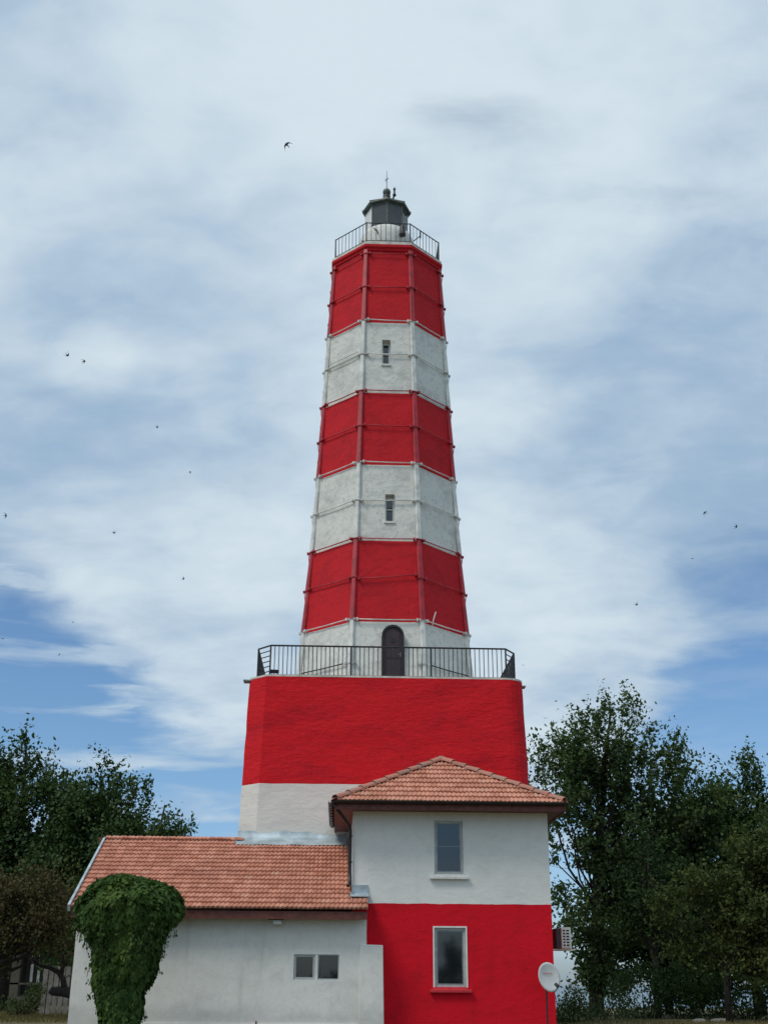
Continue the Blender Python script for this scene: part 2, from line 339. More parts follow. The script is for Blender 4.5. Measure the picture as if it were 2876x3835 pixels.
def octband(mb, z0, z1, hole=None):
    """eight plaster faces between z0 > z1, finely cut so the plaster can be uneven"""
    nz = max(3, int((z0 - z1) / 0.22)); zs = list(np.linspace(z1, z0, nz + 1))
    if hole: zs = sorted(set(zs) | {hole[2], hole[3]})
    for i in range(8):
        pa, pb = OCT[i - 1], OCT[i]
        fr = list(np.linspace(0, 1, 11)); k = len(mb.v)
        us = None
        if hole and i == 0:
            us = sorted(set(list(np.linspace(-0.8, 0.8, 9))) | {hole[0], hole[1]})
            cols = ['a'] + us + ['b']
        else: cols = fr
        for z in zs:
            a = ap(z)
            for cidx, c in enumerate(cols):
                if us is not None:
                    u = -a * T22 if c == 'a' else a * T22 if c == 'b' else c; p = Vector((u, -a, z))
                else: p = Vector(((pa[0] + (pb[0] - pa[0]) * c) * a, (pa[1] + (pb[1] - pa[1]) * c) * a, z))
                inner = 0 < cidx < len(cols) - 1
                if inner:
                    nrm = Vector((pa[0] + pb[0], pa[1] + pb[1], 0)).normalized()
                    edge = us is not None and hole[0] - .1 < p.x < hole[1] + .1 and hole[2] - .1 < z < hole[3] + .1
                    if not edge: p += nrm * 0.014 * mnoise.noise(p * 1.7)
                mb.v.append(tuple(p))
        m_ = len(cols)
        for r_ in range(len(zs) - 1):
            for c in range(m_ - 1):
                if us is not None and isinstance(cols[c], float) and isinstance(cols[c + 1], float) and cols[c] >= hole[0] - 1e-6 and cols[c + 1] <= hole[1] + 1e-6 and zs[r_] >= hole[2] - 1e-6 and zs[r_ + 1] <= hole[3] + 1e-6: continue
                mb.f.append((k + r_ * m_ + c, k + r_ * m_ + c + 1, k + (r_ + 1) * m_ + c + 1, k + (r_ + 1) * m_ + c))
def reveal(mb, u0, u1, z0, z1, v0, v1):
    mb.add([(u0, v0, z0), (u1, v0, z0), (u1, v0, z1), (u0, v0, z1), (u0, v1, z0), (u1, v1, z0), (u1, v1, z1), (u0, v1, z1)], [(0, 1, 5, 4), (1, 2, 6, 5), (2, 3, 7, 6), (3, 0, 4, 7)])
for bi, (z0, z1, cl) in enumerate(bands):
    mb = MB(); h = slits.get(bi)
    octband(mb, z0, z1, tuple(float(q) for q in h) if h else None)
    if h: reveal(mb, h[0], h[1], h[2], h[3], -ap((h[2] + h[3]) / 2) - 0.01, -ap(h[3]) + 0.42)
    mb.build('wall_band', M_towerred if cl == 'red' else M_towerwhite, LH, smooth=False, label='%s plaster band of the tower' % cl)
for bi, h in slits.items():
    v = -ap(h[3]) + 0.20; u0, u1, z0, z1 = h
    mw = MB(); mw.box(u0, u1, v + .06, v + .08, z0, z1)
    win = mw.build('slit_window', M_glass, LH, label='narrow slit window in the white band')
    fr = MB(); fr.box(u0, u0 + .05, v, v + .05, z0, z1).box(u1 - .05, u1, v, v + .05, z0, z1).box(u0 + .05, u1 - .05, v, v + .05, z1 - .09, z1).box(u0 + .05, u1 - .05, v, v + .05, z0, z0 + .05).box(u0 + .05, u1 - .05, v + .01, v + .05, z0 + .5, z0 + .54)
    fr.build('frame', M_framew, win)
    s_ = MB(); s_.box(u0 - .03, u1 + .03, -ap(z0) - .05, v, z0 - .07, z0 - .001); s_.build('sill', M_towerwhite, win)
# iron corner posts, tie rods and lugs
def band_colour(z):
    for z0, z1, cl in bands:
        if z1 <= z + 0.06 <= z0 + 0.2: return cl
    return 'white'
zt = [26.36] + RZ + [9.97]
for vi, (ox, oy) in enumerate(OCT):
    if vi in (3, 4): continue
    rad = Vector((ox, oy, 0)).normalized(); tan = Vector((-rad.y, rad.x, 0))
    for si in range(len(zt) - 1):
        za, zb = zt[si], zt[si + 1]
        if za - zb < 0.1: continue
        mid = (za + zb) / 2; cl = band_colour(mid)
        pa = Vector((ox * ap(za), oy * ap(za), za + 0.02)) + rad * 0.012; pb = Vector((ox * ap(zb), oy * ap(zb), zb + 0.0)) + rad * 0.035
        mb = MB(); ax = (pb - pa).normalized(); w0, w1, th = 0.080, 0.096, 0.04
        nrm = tan.cross(ax).normalized()
        if nrm.dot(rad) < 0: nrm = -nrm
        prof = [(-1, -0.05), (-1, 0.0), (-0.72, th), (0.72, th), (1, 0.0), (1, -0.05)]
        vs = [pa + tan * (x * w0) + nrm * y for x, y in prof] + [pb + tan * (x * w1) + nrm * (y + 0.012) for x, y in prof]
        n_ = len(prof); fs = [(j, j + 1, n_ + j + 1, n_ + j) for j in range(n_ - 1)] + [tuple(range(n_)), tuple(n_ + j for j in reversed(range(n_)))]
        mb.add(vs, fs); mb.build('corner_post', M_ironred if cl == 'red' else M_ironwhite, LH)
def rod_colour(k): return 'red' if k in (0, 1, 4, 5, 8, 9) else 'white'
for k, z in enumerate(RZ):
    mat = M_ironred if rod_colour(k) == 'red' else M_ironwhite; a = ap(z)
    for fi in (0, 1, 2, 6, 7):
        pa, pb = Vector((*OCT[fi - 1], 0)) * a, Vector((*OCT[fi], 0)) * a
        along = (pb - pa).normalized(); nrm = (pa + pb).normalized()
        ja, jb = random.uniform(-.02, .02), random.uniform(-.02, .02)
        if k == 9 and fi == 0: ja, jb = -0.06, 0.10
        la = pa + along * 0.15 + nrm * 0.085; lb = pb - along * 0.15 + nrm * 0.085
        for q, jz in ((la, ja), (lb, jb)):
            mb = MB(); mb.obox(q + Vector((0, 0, z + jz)) - nrm * 0.035, along, nrm, (0, 0, 1), 0.034, 0.080 if fi in (7, 0, 1) else 0.13, 0.042); mb.build('lug', mat, LH, bevel=0.012)
            if fi in (2, 6) and k < 11:
                mb = MB(); mb.tube([q + nrm * 0.05 + Vector((0, 0, z + jz)), q - nrm * 0.02 + Vector((0, 0, z + jz - .62))], 0.014, 6); mb.build('strut', mat, LH, smooth=True)
        if k == 11 and fi == 0: continue
        mb = MB(); drop = -0.03 if k == 11 else 0
        mb.tube([la + Vector((0, 0, z + ja)), (la + lb) / 2 + Vector((0, 0, z + (ja + jb) / 2 - 0.012)), lb + Vector((0, 0, z + jb))], 0.019, 8)
        mb.build('tie_rod', mat if k != 11 else M_black, LH, smooth=True)
        if k == 3 and fi == 7:
            mb = MB(); mb.tube([la + Vector((0, 0, z + ja + .15)), lb + Vector((0, 0, z + jb + .13))], 0.018, 8); mb.build('tie_rod', mat, LH, smooth=True)
    for vi in (7, 0, 1, 6, 2, 5):     # strap round the corner post at every ring
        o_ = Vector((*OCT[vi], 0)); rad = o_.normalized(); tan = Vector((-rad.y, rad.x, 0))
        mb = MB(); mb.obox(o_ * a + rad * 0.045 + Vector((0, 0, z)), tan, rad, (0, 0, 1), 0.112, 0.028, 0.03); mb.build('strap', mat, LH, bevel=0.01)
mb = MB(); a = ap(12.2); mb.tube([Vector((1.42, -a * 0.93 - .06, 12.08)), Vector((1.45, -a * .93 - .12, 12.25)), Vector((1.53, -a * .93 - .12, 12.52))], 0.018, 6); mb.build('bent_hook', M_ironwhite, LH, smooth=True)
# cornice and gallery
def octring(mb, prof, phase=R(22.5)):
    mb.lathe([(r / math.cos(R(22.5)), z) for r, z in prof], 8, phase=phase)
mb = MB(); octring(mb, [(1.90, 26.30), (1.985, 26.34), (1.99, 26.40), (2.05, 26.46), (2.055, 26.56)]); mb.build('cornice', M_towerred, LH)
mb = MB(); octring(mb, [(2.03, 26.561), (2.03, 26.68)]); mb.build('gallery_slab', M_slab, LH)
ga = 1.93
gr = MB()
for i in range(8):
    pa, pb = Vector((*OCT[i - 1], 0)) * ga, Vector((*OCT[i], 0)) * ga
    gr.tube([pa + Vector((0, 0, 27.55)), pb + Vector((0, 0, 27.55))], 0.020, 6); gr.tube([pa + Vector((0, 0, 26.79)), pb + Vector((0, 0, 26.79))], 0.014, 6)
GR = gr.build('gallery_railing', M_black, LH)
for i in range(8):
    pa, pb = Vector((*OCT[i - 1], 0)) * ga, Vector((*OCT[i], 0)) * ga
    mb = MB(); mb.tube([pb + Vector((0, 0, 26.66)), pb + Vector((0, 0, 27.57))], 0.024, 6); mb.build('railing_post', M_black, GR)
    for j in range(1, 9):
        p = pa.lerp(pb, j / 9); mb = MB(); mb.tube([p + Vector((0, 0, 26.78)), p + Vector((0, 0, 27.55))], 0.0105, 5, False); mb.build('baluster', M_black, GR)
mb = MB(); mb.tube([(-.93, -1.80, 26.70), (-.93, -1.80, 26.86)], 0.035, 8); mb.build('drain_pipe_end', M_black, LH)
# lantern base, glazing, roof
mb = MB(); mb.lathe([(1.05, 26.68), (1.05, 27.86), (1.03, 28.02), (0.97, 28.17), (0.87, 28.29), (0.78, 28.34)], 32); mb.build('lantern_base', M_towerwhite, LH, smooth=True)
mb = MB(); mb.lathe([(0.125, 0), (0.13, 0.06), (0.10, 0.09), (0.10, .36), (0.08, .43), (0.03, .46)], 14, 0.56, -1.06); mb.v = [(x, y, z + 27.66) for x, y, z in mb.v]; mb.build('vent_hood', M_dark, LH, smooth=True)
mb = MB(); mb.tube([(1.02, -.55, 27.78), (1.25, -.75, 27.88)], 0.02, 6).tube([(1.25, -.75, 27.78), (1.25, -.75, 28.05)], 0.028, 6); mb.build('bracket', M_black, LH)
mb = MB(); mb.tube([(-.52, -.93, 28.05), (-.40, -1.02, 27.9), (-.36, -1.04, 27.72)], 0.022, 6); mb.build('bracket', M_black, LH)
LR = 0.80
lan = MB(); lan.lathe([(LR + .03, 28.30), (LR + .03, 28.36)], 8, phase=R(-90))
LN = lan.build('lantern_frame', M_green, LH)
mb = MB(); mb.lathe([(LR + .02, 29.30), (LR + .02, 29.38)], 8, phase=R(-90)); mb.build('head_ring', M_green, LN)
VTX = [Vector((LR * math.sin(R(45 * i)), -LR * math.cos(R(45 * i)), 0)) for i in range(8)]
for i in range(8):
    mb = MB(); mb.tube([VTX[i] + Vector((0, 0, 28.3)), VTX[i] + Vector((0, 0, 29.34))], 0.026, 6); mb.build('glazing_bar', M_green if i in (7, 0, 1) else M_ironwhite, LN)
    p, q = VTX[i], VTX[(i + 1) % 8]
    mb = MB(); n_ = (p + q).normalized() * 0.008
    mb.add([p + Vector((0, 0, 28.36)) - n_, q + Vector((0, 0, 28.36)) - n_, q + Vector((0, 0, 29.30)) - n_, p + Vector((0, 0, 29.30)) - n_, p + Vector((0, 0, 28.36)) + n_, q + Vector((0, 0, 28.36)) + n_, q + Vector((0, 0, 29.30)) + n_, p + Vector((0, 0, 29.30)) + n_],
           [(0, 3, 2, 1), (4, 5, 6, 7), (0, 1, 5, 4), (1, 2, 6, 5), (2, 3, 7, 6), (3, 0, 4, 7)])
    mb.build('pane', M_lglass if i not in (6,) else M_framew, LN)
mb = MB(); mb.lathe([(0.22, 28.34), (0.22, 28.6), (0.34, 28.66), (0.42, 28.82), (0.43, 28.98), (0.36, 29.14), (0.2, 29.22), (0.05, 29.24)], 20); mb.build('lens', M_grey, LN, smooth=True)
rf = MB(); rf.lathe([(0.93, 29.37), (0.95, 29.40), (0.94, 29.46), (0.60, 29.70), (0.22, 29.95), (0.16, 30.0), (0.135, 30.12), (0.15, 30.16), (0.15, 30.22), (0.11, 30.25)], 8, phase=R(-90))
LRF = rf.build('lantern_roof', M_green, LN)
for i in range(8):
    q = VTX[i] / LR; mb = MB(); mb.tube([q * .95 + Vector((0, 0, 29.47)), q * .22 + Vector((0, 0, 29.965))], 0.022, 6); mb.build('roof_rib', M_green, LN)
mb = MB(); mb.sphere((0, 0, 30.395), 0.155, 20, 14, 1.0)
for j in range(14):
    q = 2 * math.pi * j / 14; mb.obox((0.128 * math.cos(q), 0.128 * math.sin(q), 30.29), (-math.sin(q), math.cos(q), 0), (math.cos(q), math.sin(q), 0), (0, 0, 1), 0.010, 0.012, 0.03)
mb.build('vent_ball', M_green, LN, smooth=False)
mb = MB(); mb.tube([(0, 0, 30.5), (0, 0, 31.0), (0, 0, 31.42)], [0.016, 0.013, 0.007], 6); mb.tube([(0.0, 0, 30.90), (-0.055, -.02, 30.93), (-.05, -.03, 31.0), (0.0, -.02, 30.97), (0.05, 0, 31.03), (0.055, 0, 31.08)], 0.013, 6); mb.build('lightning_rod', M_black, LN)
mb = MB(); mb.tube([(0.24, -.22, 29.88), (0.27, -.24, 30.06)], 0.036, 8); mb.lathe([(0.03, 30.02), (0.065, 30.05), (0.07, 30.11), (0.04, 30.15), (0.034, 30.30), (0.05, 30.34), (0.052, 30.38), (0.02, 30.41), (0.006, 30.48)], 12, 0.29, -.25); mb.build('beacon_lamp', M_dark, LN, smooth=True)

# the wide base block
def base_plan(z, grow=0.0):
    s = 1 + (9.97 - z) * 0.0058
    pts = [(-3.57, -4.4)] + [(x, -4.4) for x in np.linspace(-3.2, 3.1, 18)] + [(3.40 + 0.56 * math.sin(q), -3.84 - 0.56 * math.cos(q)) for q in np.linspace(0, math.pi / 2, 7)] + [(3.96, y) for y in np.linspace(-3.2, 4.2, 12)] + [(x, 4.3) for x in np.linspace(3.7, -3.9, 10)] + [(-4.08, y) for y in np.linspace(4.1, -3.9, 12)]
    return [(x * s * (1 + grow / 4), y * s * (1 + grow / 4)) for x, y in pts]
def base_band(z0, z1, mat, label):
    mb = MB(); zs = np.linspace(z0, z1, max(2, int(abs(z1 - z0) / 0.22)) + 1); n = len(base_plan(0))
    for z in zs:
        for x, y in base_plan(z):
            d = 0.022 * mnoise.noise(Vector((x * .9, y * .9, z * 1.6))) + 0.008 * mnoise.noise(Vector((x * 3, y * 3, z * 5)))
            l = math.hypot(x, y); zj = .03 * mnoise.noise(Vector((x * 1.1, y * 1.1, 2))) if abs(z - 6.85) < 1e-6 else 0; mb.v.append((x + x / l * d, y + y / l * d, z + zj))
    for i in range(len(zs) - 1):
        for j in range(n): mb.f.append((i * n + j, i * n + (j + 1) % n, (i + 1) * n + (j + 1) % n, (i + 1) * n + j))
    return mb.build('base_wall', mat, LH, label=label)
base_band(6.85, 9.93, M_basered, 'red upper part of the wide base block')
base_band(-0.3, 6.85, M_basewhite, 'white lower part of the wide base block')
mb = MB(); mb.prism(base_plan(9.97, 0.004), 9.931, 9.985); mb.build('balcony_slab', M_slab, LH)
for q in ((-4.27, -3.9, -3.95, -3.6), (3.8, 4.10, -3.7, -3.4)):
    mb = MB(); mb.box(*q, 9.895, 9.93); mb.build('drain_spout', M_grey, LH)
# balcony door
def arch(u0, u1, z0, ztop, n=12):
    r = (u1 - u0) / 2; c = (u0 + u1) / 2; zc_ = ztop - r
    return [(u0, z0), (u1, z0)] + [(c + r * math.cos(q), zc_ + r * math.sin(q)) for q in np.linspace(0, math.pi, n)]
def slab_uz(mb, poly, v0, v1):
    n = len(poly); k = len(mb.v); mb.v += [(x, v0, z) for x, z in poly] + [(x, v1, z) for x, z in poly]
    for j in range(n): mb.f.append((k + j, k + n + j, k + n + (j + 1) % n, k + (j + 1) % n))
    mb.f.append(tuple(k + j for j in range(n))); mb.f.append(tuple(k + n + j for j in reversed(range(n))))
dv = -2.80
mb = MB(); slab_uz(mb, arch(-0.12, 0.46, 9.99, 11.935), dv + 0.0, dv + 0.2); DOOR = mb.build('door', M_door, LH, label='arched brown door onto the balcony')
mb = MB(); o_ = arch(-0.175, 0.515, 9.99, 12.0)[1:] + [(-0.175, 9.99)]; i_ = arch(-0.118, 0.458, 9.99, 11.933)[1:] + [(-0.118, 9.99)]
n_ = len(o_); mb.v = [(x, dv - .06, z) for x, z in o_] + [(x, dv - .06, z) for x, z in i_] + [(x, dv + .2, z) for x, z in o_] + [(x, dv + .02, z) for x, z in i_]
for j in range(n_ - 1): mb.f += [(j, j + 1, n_ + j + 1, n_ + j), (j, 2 * n_ + j, 2 * n_ + j + 1, j + 1), (n_ + j, n_ + j + 1, 3 * n_ + j + 1, 3 * n_ + j)]
mb.build('door_frame', M_doorframe, DOOR)
for (a_, b_, c_, d_) in ((-.04, .38, 10.95, 11.22), (-.04, .38, 10.15, 10.85)):
    mb = MB(); mb.box(a_, b_, dv - .018, dv + .001, c_, d_); mb.build('door_panel', M_door, DOOR, bevel=0.012)
mb = MB(); slab_uz(mb, arch(-0.04, 0.38, 11.30, 11.84), dv - .018, dv + .001); mb.build('door_panel', M_door, DOOR, bevel=0.012)
mb = MB(); slab_uz(mb, arch(0.11, 0.24, 11.44, 11.57), dv - .03, dv + .001); mb.build('peep_window', M_doorframe, DOOR)
mb = MB(); mb.tube([(.40, dv - .05, 11.05), (.33, dv - .05, 11.05)], 0.014, 6).box(.385, .42, dv - .03, dv, 10.98, 11.12); mb.build('handle', M_grey, DOOR)
# balcony railing
fl, top = 9.985, 10.915
rp = {'a': (-3.86, 3.4), 'b': (-3.88, -3.72), 'c': (-3.49, -4.17), 'd': (-1.12, -4.17), 'e': (1.24, -4.17), 'f': (3.46, -4.17), 'g': (3.78, -3.66), 'h': (3.78, 3.4)}
mb = MB(); keys = 'abcdefgh'
for i in range(7):
    p, q = rp[keys[i]], rp[keys[i + 1]]
    mb.tube([(*p, top), (*q, top)], 0.026, 6)
    if keys[i] != 'b' and keys[i] != 'f': mb.tube([(*p, fl + .05), (*q, fl + .05)], 0.014, 6)
BRAIL = mb.build('balcony_railing', M_black, LH)
for k in keys:
    mb = MB(); mb.tube([(*rp[k], fl - .03), (*rp[k], top)], 0.026, 6); mb.build('railing_post', M_black, BRAIL)
def fill(p, q, step):
    L = math.hypot(q[0] - p[0], q[1] - p[1]); n = int(round(L / step))
    for j in range(1, n):
        x, y = p[0] + (q[0] - p[0]) * j / n, p[1] + (q[1] - p[1]) * j / n
        b_ = MB(); b_.tube([(x, y, fl + .04), (x + random.uniform(-.008, .008), y, top)], 0.0125, 5, False); b_.build('baluster', M_black, BRAIL)
fill(rp['c'], rp['d'], .128); fill(rp['d'], rp['e'], .128); fill(rp['e'], rp['f'], .128); fill(rp['a'], rp['b'], .128); fill(rp['g'], rp['h'], .128)
for p, q in ((rp['b'], rp['c']), (rp['f'], rp['g'])):
    for j in range(1, 6):
        z = fl + (top - fl) * j / 6; b_ = MB(); b_.tube([(*p, z), (*q, z)], 0.016, 6); b_.build('railing_bar', M_black, BRAIL)

FL = thing('floodlight', 'small black floodlight lying at the left corner of the balcony floor', 'floodlight', -3.36, -4.05, 9.985)
mb = MB(); mb.obox((-3.36, -4.05, 10.16), (1, .1, 0), (0, 1, .35), (0, -.35, 1), 0.13, 0.05, 0.055); mb.build('lamp_body', M_dark, FL, bevel=0.015)
mb = MB(); mb.box(-3.45, -3.435, -4.07, -4.03, 9.987, 10.16).box(-3.285, -3.27, -4.07, -4.03, 9.987, 10.16).box(-3.46, -3.26, -4.09, -4.01, 9.986, 10.0); mb.build('bracket', M_dark, FL)

# ------------------------------------------------------------------ roof tiles
def tile_mesh(name, wd, ex, mat, lap=0.07, n=12):
    L = ex + lap; vs = []; fs = []
    def prof(x): return 0.026 * (1 - math.cos(4 * math.pi * x / wd)) * 0.5 + (0.010 if x > wd * .93 else 0)
    xs_ = [wd * i / n for i in range(n + 1)]
    for y, lift in ((0, 0.062), (L, 0.014)):
        for x in xs_: vs.append((x, y, prof(x) + lift))
    for x in xs_: vs.append((x, 0.004, prof(x) + 0.016))
    m_ = n + 1
    for i in range(n): fs += [(i, i + 1, m_ + i + 1, m_ + i), (2 * m_ + i, 2 * m_ + i + 1, i + 1, i)]
    me = bpy.data.meshes.new(name); me.from_pydata(vs, [], fs); me.materials.append(mat); me.update()
    return me, vs, fs
TW, TE = 0.212, 0.330
TME, TVS, TFS = tile_mesh('roof_tile', TW, TE, M_tile)
def lay_tiles(cells, eave, eu, es, parent, origin, limit, label=None):
    """cells: (u start, width, row). The first `limit` are objects of their own, the rest one joined part."""
    eu, es = Vector(eu).normalized(), Vector(es).normalized(); nn = eu.cross(es).normalized()
    rest = MB(); eave = Vector(eave)
    for k, (u, wd, row, sh) in enumerate(cells):
        p = eave + eu * u + es * (row * TE) + nn * random.uniform(-.004, .004)
        if random.random() < .05: p = p - es * random.uniform(.01, .04) + nn * .006
        p = p + es * random.uniform(-.006, .006)
        rx = eu * (wd / TW); ry = (es + eu * (sh + random.uniform(-.012, .012))).normalized(); ry = (ry + nn * random.uniform(-.006, .006))
        mat4 = Matrix(((rx.x, ry.x, nn.x, p.x), (rx.y, ry.y, nn.y, p.y), (rx.z, ry.z, nn.z, p.z), (0, 0, 0, 1)))
        if k < limit:
            o = bpy.data.objects.new('roof_tile', TME); col.objects.link(o); o.parent = parent
            o.matrix_local = Matrix.Translation(-Vector(origin)) @ mat4
        else: rest.add([mat4 @ Vector(q) for q in TVS], TFS)
    if rest.v: rest.build('upper_roof_tiles', M_tile, parent, kind='stuff')
def cap_tile(mb, p, q, r0, r1, up, n=7):
    """half-round ridge or hip tile from p (low, wide) to q"""
    p, q = Vector(p), Vector(q); t_ = (q - p).normalized(); s_ = t_.cross(Vector(up)).normalized(); h = s_.cross(t_).normalized(); k = len(mb.v)
    for c, r in ((p, r0), (q, r1), (p + t_ * .012, r0 - .022)):
        for j in range(n):
            a_ = math.pi * j / (n - 1); mb.v.append(tuple(c + s_ * (math.cos(a_) * r) + h * (math.sin(a_) * r * .82)))
    for j in range(n - 1): mb.f += [(k + j, k + j + 1, k + n + j + 1, k + n + j), (k + 2 * n + j, k + 2 * n + j + 1, k + j + 1, k + j)]

# ------------------------------------------------------------------ two-storey house
HO = (1.33, -8.7, 0.0)
HS = thing('keepers_house', 'small two storey house with red ground floor, white upper floor and hipped tile roof', 'house', *HO)
hu0, hu1, hv0, hv1, hsplit, htop = -1.04, 3.70, -8.70, -4.33, 3.42, 5.66
win_up = (0.895, 1.66, 4.09, 5.38); win_dn = (0.875, 1.68, 1.58, 2.92)
def wall_front(mb, u0, u1, z0, z1, v, holes, depth, nu=14, nz=8, amp=0.008):
    us = sorted({u0, u1, *[h[0] for h in holes], *[h[1] for h in holes], *np.round(np.linspace(u0, u1, nu), 3)})
    zs = sorted({z0, z1, *[h[2] for h in holes], *[h[3] for h in holes], *np.round(np.linspace(z0, z1, nz), 3)})
    us = [q for i, q in enumerate(us) if i == 0 or q - us[i - 1] > 1e-3]; zs = [q for i, q in enumerate(zs) if i == 0 or q - zs[i - 1] > 1e-3]
    k = len(mb.v)
    for z in zs:
        for u in us:
            near = any(h[0] - .06 < u < h[1] + .06 and h[2] - .06 < z < h[3] + .06 for h in holes)
            d = 0 if near else amp * mnoise.noise(Vector((u * 1.3, z * 1.3, v)))
            if abs(z - hsplit) < 1e-6: z_ = z + .012 * mnoise.noise(Vector((u * 2.3, 4, 1))) + .006 * mnoise.noise(Vector((u * 9, 4, 1)))
            else: z_ = z
            mb.v.append((u + (amp * .8 * mnoise.noise(Vector((z * 2.2, v, 3))) if u in (u0, u1) else 0), v + d, z_))
    n = len(us)
    for i in range(len(zs) - 1):
        for j in range(n - 1):
            if any(us[j] >= h[0] - 1e-3 and us[j + 1] <= h[1] + 1e-3 and zs[i] >= h[2] - 1e-3 and zs[i + 1] <= h[3] + 1e-3 for h in holes): continue
            mb.f.append((k + i * n + j, k + i * n + j + 1, k + (i + 1) * n + j + 1, k + (i + 1) * n + j))
    for h in holes: reveal(mb, h[0], h[1], h[2], h[3], v, v + depth)
def shell(mb, u0, u1, v0, v1, z0, z1):
    """left, right and rear wall faces"""
    mb.add([(u0, v0, z0), (u0, v1, z0), (u0, v1, z1), (u0, v0, z1)], [(0, 3, 2, 1)]); mb.add([(u1, v0, z0), (u1, v1, z0), (u1, v1, z1), (u1, v0, z1)], [(0, 1, 2, 3)]); mb.add([(u0, v1, z0), (u1, v1, z0), (u1, v1, z1), (u0, v1, z1)], [(1, 0, 3, 2)])
mb = MB(); wall_front(mb, hu0, hu1, hsplit, htop, hv0, [win_up], 0.13, 44); shell(mb, hu0, hu1, hv0, hv1, hsplit, htop); mb.build('wall', M_housewhite, HS, label='white upper storey wall')
mb = MB(); wall_front(mb, hu0, hu1 + .0, -0.2, hsplit, hv0, [win_dn], 0.13, 44); shell(mb, hu0, hu1, hv0, hv1, -0.2, hsplit); mb.build('wall', M_housered, HS, label='red ground floor wall')
def sash_window(parent, h, v, reveal_mat, sill_mat, label, bar=None):
    u0, u1, z0, z1 = h; g = MB(); g.box(u0 + .04, u1 - .04, v + .085, v + .10, z0 + .04, z1 - .04); win = g.build('window', M_glass, parent, label=label)
    lin = MB(); lin.box(u0, u0 + .035, v - .012, v + .13, z0, z1).box(u1 - .035, u1, v - .012, v + .13, z0, z1).box(u0 + .035, u1 - .035, v - .012, v + .13, z1 - .035, z1); lin.build('lining', reveal_mat, win)
    f = MB(); a, b_, c, d = u0 + .036, u1 - .036, z0 + .002, z1 - .036; t_ = 0.055
    f.box(a, a + t_, v + .045, v + .084, c, d).box(b_ - t_, b_, v + .045, v + .084, c, d).box(a + t_, b_ - t_, v + .045, v + .084, d - t_, d).box(a + t_, b_ - t_, v + .045, v + .084, c, c + t_); f.build('frame', M_frame, win)
    i = MB(); a += t_; b_ -= t_; c += t_; d -= t_; t_ = .028
    i.box(a, a + t_, v + .058, v + .09, c, d).box(b_ - t_, b_, v + .058, v + .09, c, d).box(a + t_, b_ - t_, v + .058, v + .09, d - t_, d).box(a + t_, b_ - t_, v + .058, v + .09, c, c + t_)
    i.build('casement', M_grey, win)
    if bar: q = MB(); q.box(a + t_, b_ - t_, v + .078, v + .084, bar, bar + .008); q.build('glazing_line', M_frame, win)
    s_ = MB(); s_.box(u0 - .085, u1 + .085, v - .10, v + .0, z0 - .115, z0 - .045); s_.add([(u0, v - .06, z0 - .044), (u1, v - .06, z0 - .044), (u1, v + .05, z0 + .01), (u0, v + .05, z0 + .01), (u0, v - .0, z0 - .06), (u1, v - .0, z0 - .06)], [(0, 1, 2, 3), (0, 3, 4), (1, 5, 2)])
    s_.build('sill', sill_mat, win, bevel=0.012)
sash_window(HS, win_up, hv0, M_framew, M_sillw, 'upper window with white sill', 4.74)
sash_window(HS, win_dn, hv0, M_framew, M_sillr, 'lower window with red sill')
# roof: hipped in front, ridge runs back to the tower base
ez, evf, eu0, eu1 = 5.70, -9.30, -1.50, 4.06
apex = Vector((1.30, -6.58, 7.15)); rback = Vector((1.30, -4.36, 7.15))
deck = MB(); E0, E1, B0, B1 = Vector((eu0, evf, ez)), Vector((eu1, evf, ez)), Vector((eu0, -4.36, ez)), Vector((eu1, -4.36, ez))
deck.add([E0, E1, apex, rback, B0, B1], [(0, 1, 2), (0, 2, 3, 4), (1, 5, 3, 2)])
RF = deck.build('roof', M_tile, HS)
sof = MB(); sof.box(eu0 + .03, eu1 - .03, evf + .05, -4.37, ez - .155, ez - .135); sof.build('soffit', M_wood, HS)
mb = MB(); mb.box(eu0 + .02, eu1 - .02, evf + .012, evf + .045, ez - .185, ez - .02).box(eu0 + .0, eu0 + .03, evf + .046, -4.37, ez - .185, ez - .02).box(eu1 - .03, eu1 - .0, evf + .046, -4.37, ez - .185, ez - .02); mb.build('fascia', M_wood, HS)
slope = (apex - Vector((apex.x, evf, ez))); sl = slope.length; cells = []
nrow = int(math.ceil(sl / TE))
for r_ in range(nrow):
    f0 = min((r_ + .25) * TE / sl, 1.0); a_ = (apex.x - eu0) * f0 - .0; b_ = (eu1 - eu0) - (eu1 - apex.x) * f0; u = a_ - (a_ % TW)
    while u < b_ - .03:
        x0, x1 = max(u, a_), min(u + TW, b_)
        if x1 - x0 > .03: cells.append((x0, x1 - x0, r_, 0))
        u += TW
lay_tiles(cells, (eu0, evf - .05, ez - .028), (1, 0, 0), slope, HS, HO, 300)
for side in (-1, 1):     # side slopes, out of sight from the front
    c_, base = [], (eu0 if side < 0 else eu1); up_ = Vector((apex.x - base, 0, apex.z - ez)); ll = up_.length
    along = Vector((0, -1, 0)) if side < 0 else Vector((0, 1, 0)); start = Vector((base, -4.37 if side < 0 else evf, ez))
    for r_ in range(int(math.ceil(ll / TE))):
        f0 = min((r_ + .3) * TE / ll, 1.0); length = (-4.37 - evf); cut = (apex.y - evf) * f0
        lo, hi = (0, length - cut) if side < 0 else (cut, length); u = lo
        while u < hi - .03: c_.append((u, min(TW, hi - u), r_, 0)); u += TW
    lay_tiles(c_, start - up_.normalized() * .05, along, up_, HS, HO, 0)
